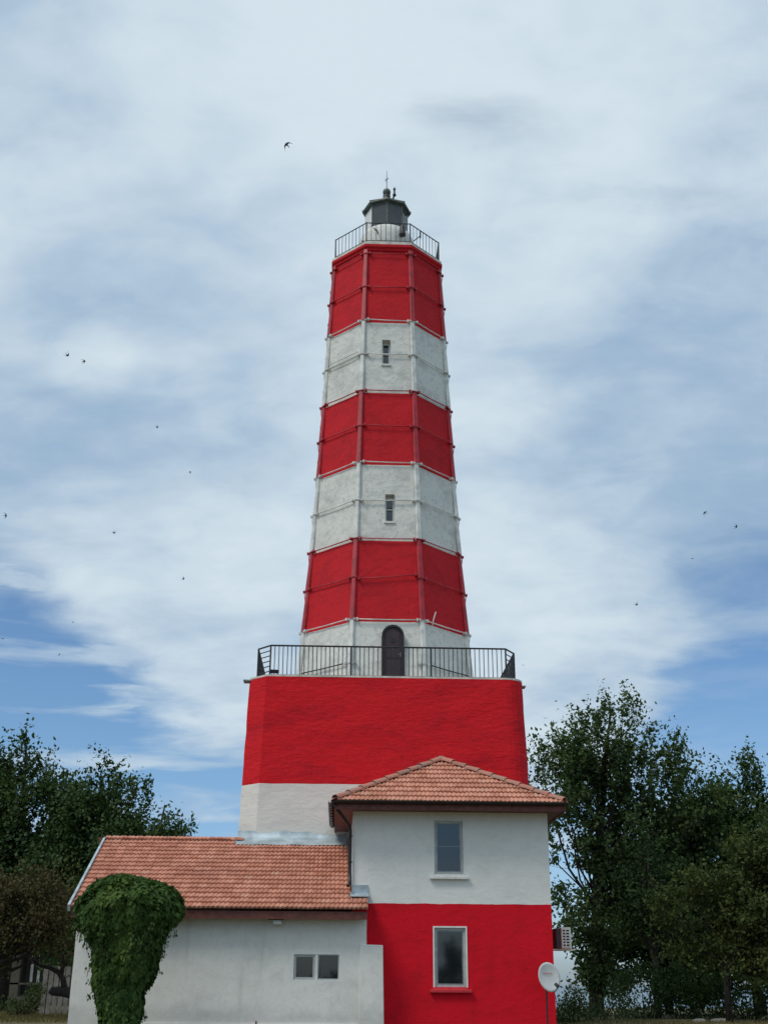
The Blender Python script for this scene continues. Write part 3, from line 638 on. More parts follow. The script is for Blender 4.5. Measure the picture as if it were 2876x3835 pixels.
def caps(p, q, n, parent, r=0.115, over=1.12):
    p, q = Vector(p), Vector(q)
    for i in range(n):
        a_, b_ = p.lerp(q, i / n), p.lerp(q, min((i + over) / n, 1.0 + .02)); mb = MB()
        cap_tile(mb, a_ + Vector((0, 0, .035)), b_ + Vector((0, 0, .015)), r * random.uniform(.97, 1.05), r * .84, (0, 0, 1)); mb.build('hip_tile', M_hip, parent, smooth=False)
up3 = Vector((0, 0, 0.03))
caps(E0 + up3 + Vector((.02, .02, 0)), apex + up3, 9, HS); caps(E1 + up3 + Vector((-.02, .02, 0)), apex + up3, 9, HS); caps(apex + up3, rback + up3, 6, HS)
mb = MB(); mb.sphere((apex.x, apex.y, apex.z + .05), 0.135, 10, 6, 0.7); mb.build('ridge_cap', M_hip, HS)
# gutters and downpipe
def gutter(mb, p, q, r=0.062, n=7):
    p, q = Vector(p), Vector(q); t_ = (q - p).normalized(); s_ = t_.cross(Vector((0, 0, 1))).normalized(); k = len(mb.v)
    for c in (p, q):
        for rr in (r, r - .008):
            for j in range(n): a_ = math.pi * (1 + j / (n - 1)); mb.v.append(tuple(c + s_ * math.cos(a_) * rr + Vector((0, 0, math.sin(a_) * rr))))
    for j in range(n - 1): mb.f += [(k + j, k + 2 * n + j, k + 2 * n + j + 1, k + j + 1), (k + n + j, k + n + j + 1, k + 3 * n + j + 1, k + 3 * n + j), (k + j, k + j + 1, k + n + j + 1, k + n + j)]
    for a_ in (0, n - 1): mb.f.append((k + a_, k + n + a_, k + 3 * n + a_, k + 2 * n + a_))
mb = MB(); gutter(mb, (eu0 - .06, evf - .068, ez + .005), (eu1 + .03, evf - .068, ez + .005)); GT = mb.build('gutter', M_gutter, HS)
mb = MB(); gutter(mb, (eu0 - .068, evf - .06, ez + .005), (eu0 - .068, -4.7, ez - .02)); GT2 = mb.build('gutter', M_gutter, HS)
for j in range(9):
    y = evf + .25 + j * .5; mb = MB(); mb.tube([(eu0 - .068 + .075 * math.cos(q), y, ez + .0 + .078 * math.sin(q)) for q in np.linspace(math.pi, 2 * math.pi, 8)], 0.012, 5); mb.build('gutter_bracket', M_gutter, HS)
mb = MB(); mb.tube([(eu0 + .02, evf + .02, ez - .06), (eu0 + .05, evf + .06, ez - .16), (-1.14, -8.80, 5.22), (-1.10, -8.76, 5.10), (-1.10, -8.76, 4.2), (-1.10, -8.78, 3.86), (-1.14, -8.9, 3.80)], 0.042, 10); mb.build('downpipe', M_gutter, HS, smooth=True)
for z in (4.95, 4.35):
    mb = MB(); mb.lathe([(.052, z - .02), (.056, z), (.052, z + .02)], 10, -1.10, -8.76); mb.build('pipe_clamp', M_gutter, HS)

# ------------------------------------------------------------------ long low annex
LO = (-4.0, -9.2, 0.0)
AN = thing('annex', 'long low white annex with red tiled roof leaning against the house', 'house', *LO)
au0, au1, av = -7.33, -0.69, -9.20
win_an = (-2.39, -1.27, 1.69, 2.31)
mb = MB(); wall_front(mb, au0, au1, -0.2, 3.12, av, [win_an], 0.12, 22, 9, 0.012); mb.add([(au1, av, -.2), (au1, -8.71, -.2), (au1, -8.71, 3.3), (au1, av, 3.12)], [(0, 1, 2, 3)]); mb.add([(au0, av, -.2), (au0, -0.4, -.2), (au0, -0.4, 3.1), (au0, -4.7, 5.15), (au0, av, 3.12)], [(4, 3, 2, 1, 0)]); mb.add([(au0, -.4, -.2), (-4.2, -.4, -.2), (-4.2, -.4, 3.1), (au0, -.4, 3.1)], [(1, 0, 3, 2)]); mb.build('wall', M_leanwhite, AN)
mb = MB(); k_ = [(-.85, 2.49, -9.25), (-.315, 2.475, -9.25), (-.85, -.2, -9.27), (-.265, -.2, -9.27)]
mb.add([(-.85, -9.265, -.2), (-.262, -9.265, -.2), (-.315, -9.245, 2.475), (-.85, -9.245, 2.492), (-.85, -8.69, -.2), (-.262, -8.69, -.2), (-.315, -8.69, 2.475), (-.85, -8.69, 2.492)], [(0, 1, 2, 3), (1, 5, 6, 2), (3, 2, 6, 7), (0, 3, 7, 4)]); mb.build('buttress', M_leanwhite, AN, bevel=0.02)
mb = MB(); mb.box(-6.2, -.86, -9.26, -9.19, -.2, .815); mb.build('plinth', M_leanwhite, AN, bevel=0.015)
mb = MB(); u0, u1, z0, z1 = win_an; v = av
mb.box(u0, u0 + .045, v + .0, v + .10, z0, z1).box(u1 - .045, u1, v + .0, v + .10, z0, z1).box(u0 + .045, u1 - .045, v, v + .10, z1 - .045, z1).box(u0 + .045, u1 - .045, v, v + .10, z0, z0 + .04).box((u0 + u1) / 2 - .03, (u0 + u1) / 2 + .03, v + .01, v + .10, z0 + .04, z1 - .045)
WN = mb.build('window', M_framew, AN, label='two pane window of the annex')
for k, (a_, b_) in enumerate(((u0 + .046, (u0 + u1) / 2 - .031), ((u0 + u1) / 2 + .031, u1 - .046))):
    mb = MB(); t_ = .05 if k == 0 else .022
    mb.box(a_, a_ + t_, v + .03, v + .075, z0 + .041, z1 - .046).box(b_ - t_, b_, v + .03, v + .075, z0 + .041, z1 - .046).box(a_ + t_, b_ - t_, v + .03, v + .075, z1 - .046 - t_, z1 - .046).box(a_ + t_, b_ - t_, v + .03, v + .075, z0 + .041, z0 + .041 + t_); mb.build('sash', M_frame, WN)
    mb = MB(); mb.box(a_ + t_, b_ - t_, v + .06, v + .07, z0 + .041 + t_, z1 - .046 - t_); mb.build('pane', M_glass2, WN)
# annex roof
aev, aez, arv, arz = -9.60, 3.225, -4.70, 5.235
aeu0, aru0, aeu1 = -7.42, -7.70, -0.68
adeck = MB(); adeck.add([(aeu0, aev, aez), (-1.06, aev, aez), (-1.06, arv, arz), (aru0, arv, arz), (aru0, -0.2, 3.35), (-4.2, -0.2, 3.35), (-4.2, arv, arz), (aeu1, aev, aez), (aeu1, -8.72, 3.586), (-1.06, -8.72, 3.586)], [(0, 1, 9, 2, 3), (1, 7, 8, 9), (3, 6, 5, 4)])
adeck.build('roof', M_tile, AN)
aslope = Vector((0, arv - aev, arz - aez)); asl = aslope.length; cells = []; ncol = int(round((aeu1 - aeu0) / TW)); nr = int(math.ceil(asl / TE))
for r_ in range(nr):
    f0 = r_ * TE / asl; left = aeu0 + (aru0 - aeu0) * f0; vrow = aev + (arv - aev) * f0; right = aeu1 if vrow < -9.0 else -1.075
    k_ = (aeu1 - left) / ncol; sh = (aru0 - aeu0) / asl
    for j in range(ncol):
        u = left + j * k_; x1 = min(u + k_, right)
        if u > -4.2 and r_ >= nr - 2: continue
        if x1 - u > .03: cells.append((u - aeu0, x1 - u, r_, sh * (1 - j / ncol)))
hidden = lambda c: -6.35 < c[0] + aeu0 < -4.55 and c[2] < 3         # behind the ivy
cells = [c for c in cells if not hidden(c)] + [c for c in cells if hidden(c)]
vis = cells
lay_tiles(vis, (aeu0, aev - .04, aez - .02), (1, 0, 0), aslope, AN, LO, 300)
rc = []; rsl = Vector((0, arv + .2, arz - 3.35)); bs = rsl.length
for r_ in range(int(bs / TE) + 1):
    u = 0.0
    while u < 3.4: rc.append((u, TW, r_, 0)); u += TW
lay_tiles(rc, (-4.3, -0.2, 3.33), (-1, 0, 0), rsl, AN, LO, 0)
for i in range(17):
    u = aru0 + i * .218; mb = MB(); cap_tile(mb, (u, arv, arz + .04 + random.uniform(-.006, .006)), (u + .235, arv, arz + .025), .105, .09, (0, 0, 1)); mb.build('ridge_tile', M_tile, AN)
mb = MB(); s_ = Vector((aru0 - aeu0, arv - aev, arz - aez)); p0 = Vector((aeu0, aev - .05, aez - .02)); nrm = Vector((0, -s_.z, s_.y)).normalized()
mb.obox(p0 + s_ * .5 + Vector((-.035, 0, .02)), s_, (1, 0, 0), nrm, s_.length / 2 + .04, .028, .075); mb.build('verge_flashing', M_zinc, AN)
mb = MB(); mb.box(aeu0 + .02, aeu1 - .01, aev + .02, aev + .055, aez - .215, aez - .045); mb.build('fascia', M_wood, AN)
mb = MB(); mb.add([(aeu0 + .02, aev + .056, aez - .19), (aeu1 - .01, aev + .056, aez - .19), (aeu1 - .01, av - .002, aez - .13), (aeu0 + .02, av - .002, aez - .13)], [(0, 3, 2, 1)]); mb.build('soffit', M_wood, AN)
fl_ = MB(); n_ = 24
for i in range(n_ + 1):
    u = -4.16 + (3.0) * i / n_; d = .018 * mnoise.noise(Vector((u * 2.5, 0, 9)))
    fl_.v += [(u, -4.505 + d * .3, 5.55 + d * .4), (u, -4.53 + d, 5.42), (u, -4.62 + d, 5.31 + d), (u, -5.12, 5.12 + d)]
for i in range(n_):
    for j in range(3): fl_.f.append((4 * i + j, 4 * i + j + 1, 4 * i + 4 + j + 1, 4 * i + 4 + j))
fl_.build('ridge_flashing', M_zinc, AN, label='dented zinc flashing where the roof meets the tower base', smooth=True)
mb = MB(); mb.box(-1.02, -.66, -8.74, -8.703, 3.60, 3.83).obox((-.86, -8.82, 3.602), (1, 0, 0), (0, 1, .41), (0, -.41, 1), .22, .13, .006); mb.build('corner_flashing', M_zinc, AN)
mb = MB(); mb.tube([(-3.14, -9.2, .80), (-3.14, -9.32, .80), (-3.14, -9.33, .73)], .018, 8).tube([(-3.14, -9.3, .80), (-3.14, -9.3, .86)], .02, 6); mb.build('water_tap', M_wood, AN)
mb = MB(); mb.tube([(-6.62, -9.235, -.1), (-6.61, -9.235, 1.35)], .022, 8); mb.build('cable_conduit', M_leanwhite, AN)
LM = thing('wall_lamp', 'small white bulkhead lamp under the eave of the annex', 'lamp', -2.74, -9.35, 2.93)
mb = MB(); mb.box(-2.84, -2.64, -9.46, -9.32, 2.90, 2.995); mb.build('lamp_shade', M_dish, LM, bevel=0.02)
mb = MB(); mb.box(-2.88, -2.60, -9.48, -9.30, 2.996, 3.03).box(-2.95, -2.881, -9.42, -9.34, 3.0, 3.03); mb.build('lamp_housing', M_wood, LM)

# ------------------------------------------------------------------ air conditioner and satellite dish
AC = thing('air_conditioner', 'cream air conditioner unit bracketed to the right wall of the house', 'air conditioner', 4.0, -7.6, 2.44)
x0, x1, y0, y1, z0, z1 = 3.93, 4.29, -7.92, -7.15, 2.46, 2.95
mb = MB(); mb.box(x0 + .115, x1, y0 + .012, y1, z0, z1); mb.build('casing', M_acw, AC, bevel=0.015)
mb = MB(); mb.box(x0, x0 + .114, y0 + .03, y1 - .02, z0 + .012, z1 - .025); mb.build('cooling_fins', M_fin, AC)
mb = MB(); mb.box(x0 + .145, x1 - .045, y0 + .006, y0 + .011, z0 + .045, z1 - .045); GRL = mb.build('grille_backing', M_dark, AC)
for i in range(7):
    z = z0 + .045 + i * (z1 - z0 - .09) / 6; mb = MB(); mb.box(x0 + .14, x1 - .04, y0 - .008, y0 + .005, z - .014, z + .014); mb.build('grille_bar', M_acw, AC)
for x in (x0 + .142, x0 + .222, x1 - .042):
    mb = MB(); mb.box(x - .012, x + .012, y0 - .012, y0 - .0085, z0 + .035, z1 - .035); mb.build('grille_bar', M_acw, AC)
for y in (y0 + .12, y1 - .12):
    mb = MB(); mb.box(3.705, 4.38, y - .018, y + .018, z0 - .035, z0 - .001); mb.build('bracket', M_acw, AC)
mb = MB()
for j in range(3): mb.tube([(3.71, y0 + .1, z0 + .10 + .1 * j), (3.77, y0 + .02, z0 + .03 + .08 * j), (3.94, y0 + .06, z0 + .08 + .05 * j)], .008, 5)
mb.tube([(x1, y0 + .15, z0 + .22), (x1 + .05, y0 + .14, z0 + .23)], .014, 6); mb.build('hoses', M_dark, AC, smooth=True)

DS = thing('satellite_dish', 'light grey satellite dish on a pole at the right corner of the house', 'satellite dish', 3.42, -9.0, 0.0)
dc = Vector((3.50, -9.20, 1.815)); dn = Vector((0.42, -1.0, 0.16)).normalized(); du = Vector((0, 0, 1)); dr = (-dn.cross(du)).normalized(); du = dr.cross(-dn).normalized()
if du.z < 0: du = -du
lean = R(-14); dr2 = dr * math.cos(lean) - du * math.sin(lean); du2 = dr * math.sin(lean) + du * math.cos(lean)
mb = MB(); NR, NS = 6, 32; ra, rb = 0.285, 0.325
for back in (0, 1):
    k = len(mb.v)
    for i in range(NR + 1):
        f = max(i / NR, .001)
        for j in range(NS):
            q = 2 * math.pi * j / NS; p = dc + dr2 * (ra * f * math.cos(q)) + du2 * (rb * f * math.sin(q)) + dn * (0.05 * f * f - .05 - back * .012); mb.v.append(tuple(p))
    for i in range(NR):
        for j in range(NS):
            fc = (k + i * NS + j, k + i * NS + (j + 1) % NS, k + (i + 1) * NS + (j + 1) % NS, k + (i + 1) * NS + j); mb.f.append(fc if not back else fc[::-1])
k2 = (NR + 1) * NS
for j in range(NS): mb.f.append((NR * NS + j, NR * NS + (j + 1) % NS, k2 + NR * NS + (j + 1) % NS, k2 + NR * NS + j))
DISH = mb.build('dish', M_dish, DS, smooth=True)
mb = MB(); e_ = dc - du2 * rb * .98; lnb = dc + dn * .22 - du2 * .25 - dr2 * .0
mb.tube([e_ - dn * .03, e_ + dn * .06, lnb], .012, 6); mb.build('arm', M_grey, DS)
mb = MB(); mb.tube([lnb, lnb + (dc - lnb).normalized() * .10], [.034, .040], 10); mb.tube([lnb - Vector((0, 0, .0)), lnb + Vector((0, 0, .05))], .028, 8); mb.build('receiver', M_dark, DS)
mb = MB(); mb.tube([(3.44, -9.06, -.1), (3.44, -9.06, 1.62), (3.47, -9.10, 1.80)], .022, 8); mb.build('pole', M_black, DS)
mb = MB(); mb.tube([(3.5, -9.1, 1.6), (3.66, -8.95, 1.42), (3.72, -8.8, 1.2), (3.70, -8.76, .7), (3.70, -8.76, 0)], .006, 5); mb.build('cable', M_dark, DS)
cu = bpy.data.curves.new('lettering', 'FONT'); cu.body = 'bulsatcom'; cu.size = 0.062; cu.align_x = 'CENTER'; cu.extrude = 0.0008
to = bpy.data.objects.new('lettering_curve', cu); col.objects.link(to); dg = bpy.context.evaluated_depsgraph_get()
tm = bpy.data.meshes.new_from_object(to.evaluated_get(dg)); bpy.data.objects.remove(to)
tm.materials.append(M_text); lt = bpy.data.objects.new('lettering', tm); col.objects.link(lt); lt.parent = DS
dr3 = dr2 if dr2.x > 0 else -dr2
pos_ = dc + du2 * .07 - dn * .028 - Vector((3.42, -9.0, 0))
zax = dn; xax = (dr if dr.x > 0 else -dr); yax = zax.cross(xax)
lt.matrix_local = Matrix(((xax.x, yax.x, zax.x, pos_.x), (xax.y, yax.y, zax.y, pos_.y), (xax.z, yax.z, zax.z, pos_.z), (0, 0, 0, 1)))

# ------------------------------------------------------------------ vegetation
def leaf_mesh(name, pts, nrm, tip, size, mat, parent, width=0.55, label=None, kind=None, loc=None):
    """one kite-shaped, slightly folded leaf for each point"""
    pts, nrm, tip = (np.asarray(q, float) for q in (pts, nrm, tip)); n = len(pts); size = np.asarray(size).reshape(-1, 1) * np.ones((n, 1))
    tip /= np.linalg.norm(tip, axis=1, keepdims=True) + 1e-9
    side = np.cross(tip, nrm); side /= np.linalg.norm(side, axis=1, keepdims=True) + 1e-9; up = np.cross(side, tip)
    v = np.empty((n, 4, 3)); v[:, 0] = pts - tip * size * .5; v[:, 1] = pts + side * size * width * .5 - up * size * .10 - tip * size * .08; v[:, 2] = pts + tip * size * .5 - up * size * .06; v[:, 3] = pts - side * size * width * .5 - up * size * .10 - tip * size * .08
    v = v.reshape(-1, 3)
    idx = np.arange(n) * 4; tri = np.stack([idx, idx + 1, idx + 2, idx, idx + 2, idx + 3], 1).reshape(-1)
    me = bpy.data.meshes.new(name); me.vertices.add(n * 4); me.vertices.foreach_set('co', v.reshape(-1)); me.loops.add(n * 6); me.loops.foreach_set('vertex_index', tri)
    me.polygons.add(n * 2); me.polygons.foreach_set('loop_start', np.arange(0, n * 6, 3)); me.update(calc_edges=True); me.validate(); me.materials.append(mat)
    o = bpy.data.objects.new(name, me); col.objects.link(o); o.parent = parent; return tag(o, label, None, None, kind)
def unit(n): q = rng.normal(size=(n, 3)); return q / np.linalg.norm(q, axis=1, keepdims=True)
def clump_points(blobs, per_m3, gap=0.0):
    """cluster centres spread through a set of ellipsoids (centre, radii, weight), biased to their shells"""
    out = []
    for (c, r, wt) in blobs:
        n = int(per_m3 * wt * 4.19 * r[0] * r[1] * r[2]); q = unit(n) * (rng.random((n, 1)) ** 0.30); p = q * np.array(r) + np.array(c)
        keep = np.array([mnoise.noise(Vector(x * 0.55) + Vector((c[0], 5, 1))) > gap - 0.5 for x in p]) if n else []
        out.append(p[keep] if n else p)
    return np.concatenate(out)
def make_tree(name, label, base, blobs, leafmat_, bark, trunk, clusters=3.0, leaves=26, leaf=0.16, spread=0.34, gap=0.12, limbs=26, group='trees round the lighthouse', upright=0.3, twig=0.35, crown_name='crown', rtrunk=0.22):
    """base: world position; blobs relative to it; trunk: list of (x,y,z,r) from base"""
    root = thing_w(name, label, 'tree', base, 0, group); mb = MB(); mb.tube([q[:3] for q in trunk], [q[3] for q in trunk], 10); mb.build('trunk', bark, root, smooth=True)
    cl = clump_points(blobs, clusters, gap); n = len(cl)
    # limbs from the trunk to some of the clusters, twigs to more of them
    lb = MB(); tz = np.array([q[2] for q in trunk]); order = rng.permutation(n); nodes = []
    def curve(s_, p, r0, sides):
        d_ = (p - s_).length; m1 = s_.lerp(p, .35) + Vector((rng.normal() * .07 * d_, rng.normal() * .07 * d_, -.05 * d_)); m2 = s_.lerp(p, .7) + Vector((rng.normal() * .06 * d_, rng.normal() * .06 * d_, -.02 * d_))
        lb.tube([s_, m1, m2, p], [r0, r0 * .7, r0 * .45, .007], sides, False); return [m1, m2, p]
    for i_, k in enumerate(order[:min(n, limbs)]):
        p = Vector(cl[k]); f = rng.uniform(.35, .75); zz = max(min(p.z * f, tz[-1] * .9), tz[0] + .36 * (tz[-1] - tz[0]))
        s_ = Vector((float(np.interp(zz, tz, [q[0] for q in trunk])), float(np.interp(zz, tz, [q[1] for q in trunk])), zz))
        nodes += curve(s_, p, min(.015 + .009 * (p - s_).length, trunk[0][3] * .32), 6)
    nd = np.array([tuple(q) for q in nodes])
    for k in order[limbs:limbs + int(n * twig)]:
        p = Vector(cl[k]); j = int(np.argmin(((nd - cl[k]) ** 2).sum(1) + (nd[:, 2] > cl[k][2]) * .8)); curve(nodes[j], p, .012, 4)
    lb.build('limbs', bark, root, smooth=True)
    m = n * leaves; cen = np.average(cl, axis=0); dirs = (cl - cen); dirs /= np.linalg.norm(dirs, axis=1, keepdims=True) + 1e-6
    dirs = dirs * .7 + np.array([0, 0, 1.0]) * upright + rng.normal(size=cl.shape) * .45; dirs /= np.linalg.norm(dirs, axis=1, keepdims=True)
    scl = np.repeat(rng.uniform(.6, 1.5, (n, 1)), leaves, 0); tt = np.clip(rng.normal(size=(m, 1)), -1.6, 1.6) * spread * 1.35 * scl
    pts = np.repeat(cl, leaves, 0) + np.repeat(dirs, leaves, 0) * tt + np.clip(rng.normal(size=(m, 3)), -1.8, 1.8) * spread * .42 * scl
    tip = unit(m) + np.array([0, 0, upright]); outw = np.repeat((cl - cen) / (np.linalg.norm(cl - cen, axis=1, keepdims=True) + 1e-6), leaves, 0); nr_ = unit(m) * .75 + outw * .6 + np.array([0, 0, .6])
    leaf_mesh(crown_name, pts, nr_, tip, leaf * rng.uniform(.6, 1.25, m), leafmat_, root, .62)
    return root
G = ground_z
# right: tall poplar with open crown, and its neighbours
def B(x, y, z, rx, ry, rz, wt=1.0): return ((x, y, z), (rx, ry, rz), wt)
make_tree('poplar_tree', 'tall open crowned tree rising just right of the house', (8.4, 50, G(8.4, 50) - .45),
          [B(1.1, 0, 10.7, 2.2, 2.0, 2.0, .75), B(-.9, 0, 9.8, 1.6, 2, 1.6, .65), B(2.9, .3, 9.5, 2.2, 2, 1.9, .75), B(-.7, 0, 7.6, 1.9, 2, 1.9, .6), B(1.6, 0, 7.2, 2.2, 2.2, 2.1, .6), B(4.3, 0, 7.5, 1.6, 1.7, 1.7, .7), B(-.4, 0, 4.8, 1.3, 1.6, 1.6, .6), B(1.9, 0, 4.6, 1.8, 2, 1.6, .55), B(.2, 0, 2.5, .9, 1.0, 1.6, 1.3), B(0, 0, 1.2, .75, .8, 1.3, 2.2), B(1.7, -.2, 12.6, 1.0, 1, .8, .5), B(-.3, 0, 11.8, .9, .9, .8, .5), B(3.6, 0, 11.3, .8, .9, .7, .5), B(5.0, 0, 9.6, .9, .8, .8, .7), B(4.9, 0, 8.6, 1.2, 1.2, 1.0, .8), B(-2.0, 0, 8.6, .6, .8, .6, .6)],
          M_leafpop, M_barkd, [(0, 0, -.2, .34), (.1, 0, 2, .28), (.35, .1, 5, .22), (.7, 0, 8, .15), (1.1, 0, 11, .08), (1.4, 0, 12.6, .03)], clusters=8.5, leaves=34, leaf=.20, spread=.30, gap=.36, limbs=70, twig=.8, upright=.5)
make_tree('bushy_tree', 'broad leafy tree at the right edge, lower than the tallest one', (15.6, 52.5, G(15.6, 52)),
          [B(.6, 0, 9.8, .7, 1.0, 1.2, .8), B(-.3, 0, 8.9, .8, 1.2, 1.0, .8), B(-1.8, 0, 8.3, 1.0, 1.3, 1.0, .9), B(-3.0, 0, 7.4, 1.4, 1.3, 1.1, 1.0), B(-.9, 0, 7.6, 1.3, 1.4, 1.1, 1.0), B(1.6, 0, 7.9, 1.2, 1.4, 1.2, 1.0), B(.6, 0, 7.2, 1.5, 1.8, 1.4, .9), B(-1.8, 0, 6.4, 1.8, 1.8, 1.6, .9), B(2.4, 0, 5.6, 1.8, 2, 2.0, 1), B(-.2, 0, 4.4, 2.4, 2.2, 2, 1), B(-3.2, 0, 4.0, 1.8, 2, 1.8, .8), B(-.5, 0, 2.4, 2.6, 2, 1.5, .9)],
          M_leafdark, M_barkd, [(0, 0, -.2, .26), (-.1, 0, 3, .2), (.1, 0, 6, .13), (.4, 0, 9.5, .03)], clusters=10, leaves=34, leaf=.20, spread=.30, gap=.22, limbs=46, upright=.7, twig=.6)
make_tree('spreading_tree', 'yellowish green spreading tree in front of the others at the right edge', (12.9, 43, G(12.9, 43)),
          [B(.2, 0, 5.6, 1.1, 1.4, .8), B(1.9, 0, 6.1, 1.0, 1.4, .9), B(3.2, 0, 5.6, 1.3, 1.6, 1.2), B(1.6, 0, 4.5, 1.5, 1.6, 1.1), B(-1.2, .2, 4.6, 1.1, 1.3, .8), B(-2.4, .2, 3.7, 1.0, 1.3, .7), B(.2, 0, 3.5, 1.9, 1.6, .9), B(2.8, 0, 3.2, 1.5, 1.6, 1.1), B(-2.0, 0, 2.5, 1.3, 1.3, .8, .9), B(.9, 0, 2.2, 1.7, 1.5, .9, .9), B(3.2, 0, 1.6, 1.3, 1.4, 1.0), B(-.9, 0, 1.5, 1.0, 1.2, .6, .7)],
          M_leafgold, M_barkd, [(-1.2, 0, -.2, .13), (-1.15, 0, 1.6, .11), (-.5, 0, 3, .08), (.3, 0, 5, .03)], clusters=14, leaves=34, leaf=.16, spread=.26, gap=.22, limbs=60, upright=.15, twig=.6)
make_tree('slender_tree', 'slender bare stemmed tree under the tall crown, right of its ivy trunk', (10.4, 48, G(10.4, 48)),
          [B(0, 0, 4.9, 1.4, 1.4, 1.8, .9), B(-.7, 0, 3.3, 1.0, 1, .8, .8), B(1.2, 0, 3.2, 1.2, 1.2, 1.2, .9)], M_leafdark, M_bark, [(0, 0, -.2, .14), (.05, 0, 2, .12), (0, 0, 4.5, .07), (.1, 0, 6.2, .03)], clusters=9, leaves=28, leaf=.18, spread=.28, gap=.3, limbs=26, upright=.5)
make_tree('thicket_tree', 'low dark thicket tree filling the gap between the slender stem and the right edge', (12.2, 54, G(12.2, 54)),
          [B(-.8, 0, 6.0, 1.6, 1.4, 1.5), B(.9, 0, 5.2, 1.6, 1.4, 1.5), B(-1.4, 0, 3.8, 1.8, 1.4, 1.5), B(.8, 0, 3.2, 2.0, 1.4, 1.4), B(-.8, 0, 1.6, 2.0, 1.4, 1.2), B(1.4, 0, 1.4, 1.7, 1.4, 1.1)], M_leafdark, M_barkd, [(0, 0, -.2, .2), (0, 0, 3, .15), (0, 0, 6, .05)], clusters=11, leaves=32, leaf=.20, spread=.30, gap=.1, limbs=30, upright=.5)
# left: dark wood behind the annex
make_tree('dark_tree', 'tallest dark evergreen at the left edge behind the annex', (-15.5, 52, G(-15.4, 52) - .3),
          [B(-.5, 0, 10.9, .45, .6, .9), B(-1.5, 0, 10.2, .7, .8, .8), B(.5, 0, 10.0, .7, .8, .8), B(1.5, 0, 8.8, .9, 1.5, .9), B(-1.6, 0, 8.8, 1.8, 1.8, 1.7), B(.8, 0, 7.6, 2.0, 2, 1.7), B(2.4, 0, 6.6, 1.5, 1.8, 1.6), B(-1.2, 0, 6.2, 2.2, 2, 1.9), B(.8, 0, 4.6, 2.8, 2.2, 1.9), B(2.6, 0, 4.0, 2, 2, 1.8)],
          M_leafdark, M_barkd, [(0, 0, -.2, .3), (0, 0, 4, .22), (0, 0, 8, .12), (-.2, 0, 11, .04)], clusters=12, leaves=34, leaf=.20, spread=.28, gap=.20, limbs=36, upright=.7)
make_tree('dark_tree', 'dark evergreen with pointed top in the middle of the left wood', (-11.3, 50.5, G(-11.2, 50) - .3),
          [B(-.4, 0, 9.5, .45, .6, .8), B(.35, 0, 8.8, .6, 1, .8), B(1.1, 0, 8.3, .7, 1.0, .8), B(-1.3, 0, 8.6, .7, 1, .8), B(-1.2, 0, 7.6, 1.5, 1.6, 1.4), B(.6, 0, 6.6, 1.9, 1.8, 1.5), B(-1.6, 0, 5.4, 1.7, 1.8, 1.6), B(.8, 0, 4.6, 2.2, 2, 1.7), B(-.3, 0, 3.0, 2.2, 2, 1.6)],
          M_leafdark, M_barkd, [(0, 0, -.2, .28), (.1, 0, 4, .2), (-.1, 0, 7, .1), (-.3, 0, 9.6, .03)], clusters=12, leaves=34, leaf=.20, spread=.28, gap=.22, limbs=36, upright=.7)
make_tree('dark_tree', 'lowest dark evergreen of the left wood, next to the tower base', (-9.35, 49.5, G(-8.9, 49.5) - .3),
          [B(.8, 0, 7.9, .5, .8, .7, .9), B(-.5, 0, 8.6, .4, .6, .7, .8), B(-1.3, 0, 8.6, .35, .6, .8, .8), B(1.1, 0, 7.0, .5, .8, .6), B(.2, 0, 6.5, 1.3, 1.6, 1.2), B(-1.2, 0, 6.3, 1.3, 1.5, 1.3), B(0, 0, 5.0, 1.6, 1.7, 1.4), B(-.4, 0, 3.2, 1.9, 1.8, 1.6)],
          M_leafdark, M_barkd, [(0, 0, -.2, .22), (-.1, 0, 3, .17), (.1, 0, 6, .09), (.4, 0, 8.2, .03)], clusters=12, leaves=34, leaf=.19, spread=.28, gap=.28, limbs=34, upright=.7)
make_tree('tamarisk_tree', 'brownish tamarisk with drooping twigs beside the annex gable', (-11.6, 41, G(-11.6, 41)),
          [B(-1.3, 0, 3.6, 1.2, 1.2, .9), B(.1, .2, 3.6, 1.2, 1.2, 1.0), B(-.6, 0, 2.8, 1.5, 1.2, .8), B(1.0, .3, 2.9, .8, 1, .9), B(-2.0, 0, 2.6, .9, 1, .7, .9)],
          M_leafbrown, M_barkd, [(-1.9, .6, -.2, .17), (-1.85, .6, .6, .15), (-1.5, .5, 1.4, .12), (-1.0, .3, 2.1, .09), (-.5, 0, 2.8, .05), (-.3, 0, 3.4, .02)], clusters=15, leaves=40, leaf=.12, spread=.24, gap=.22, limbs=90, upright=-.9, twig=.6)
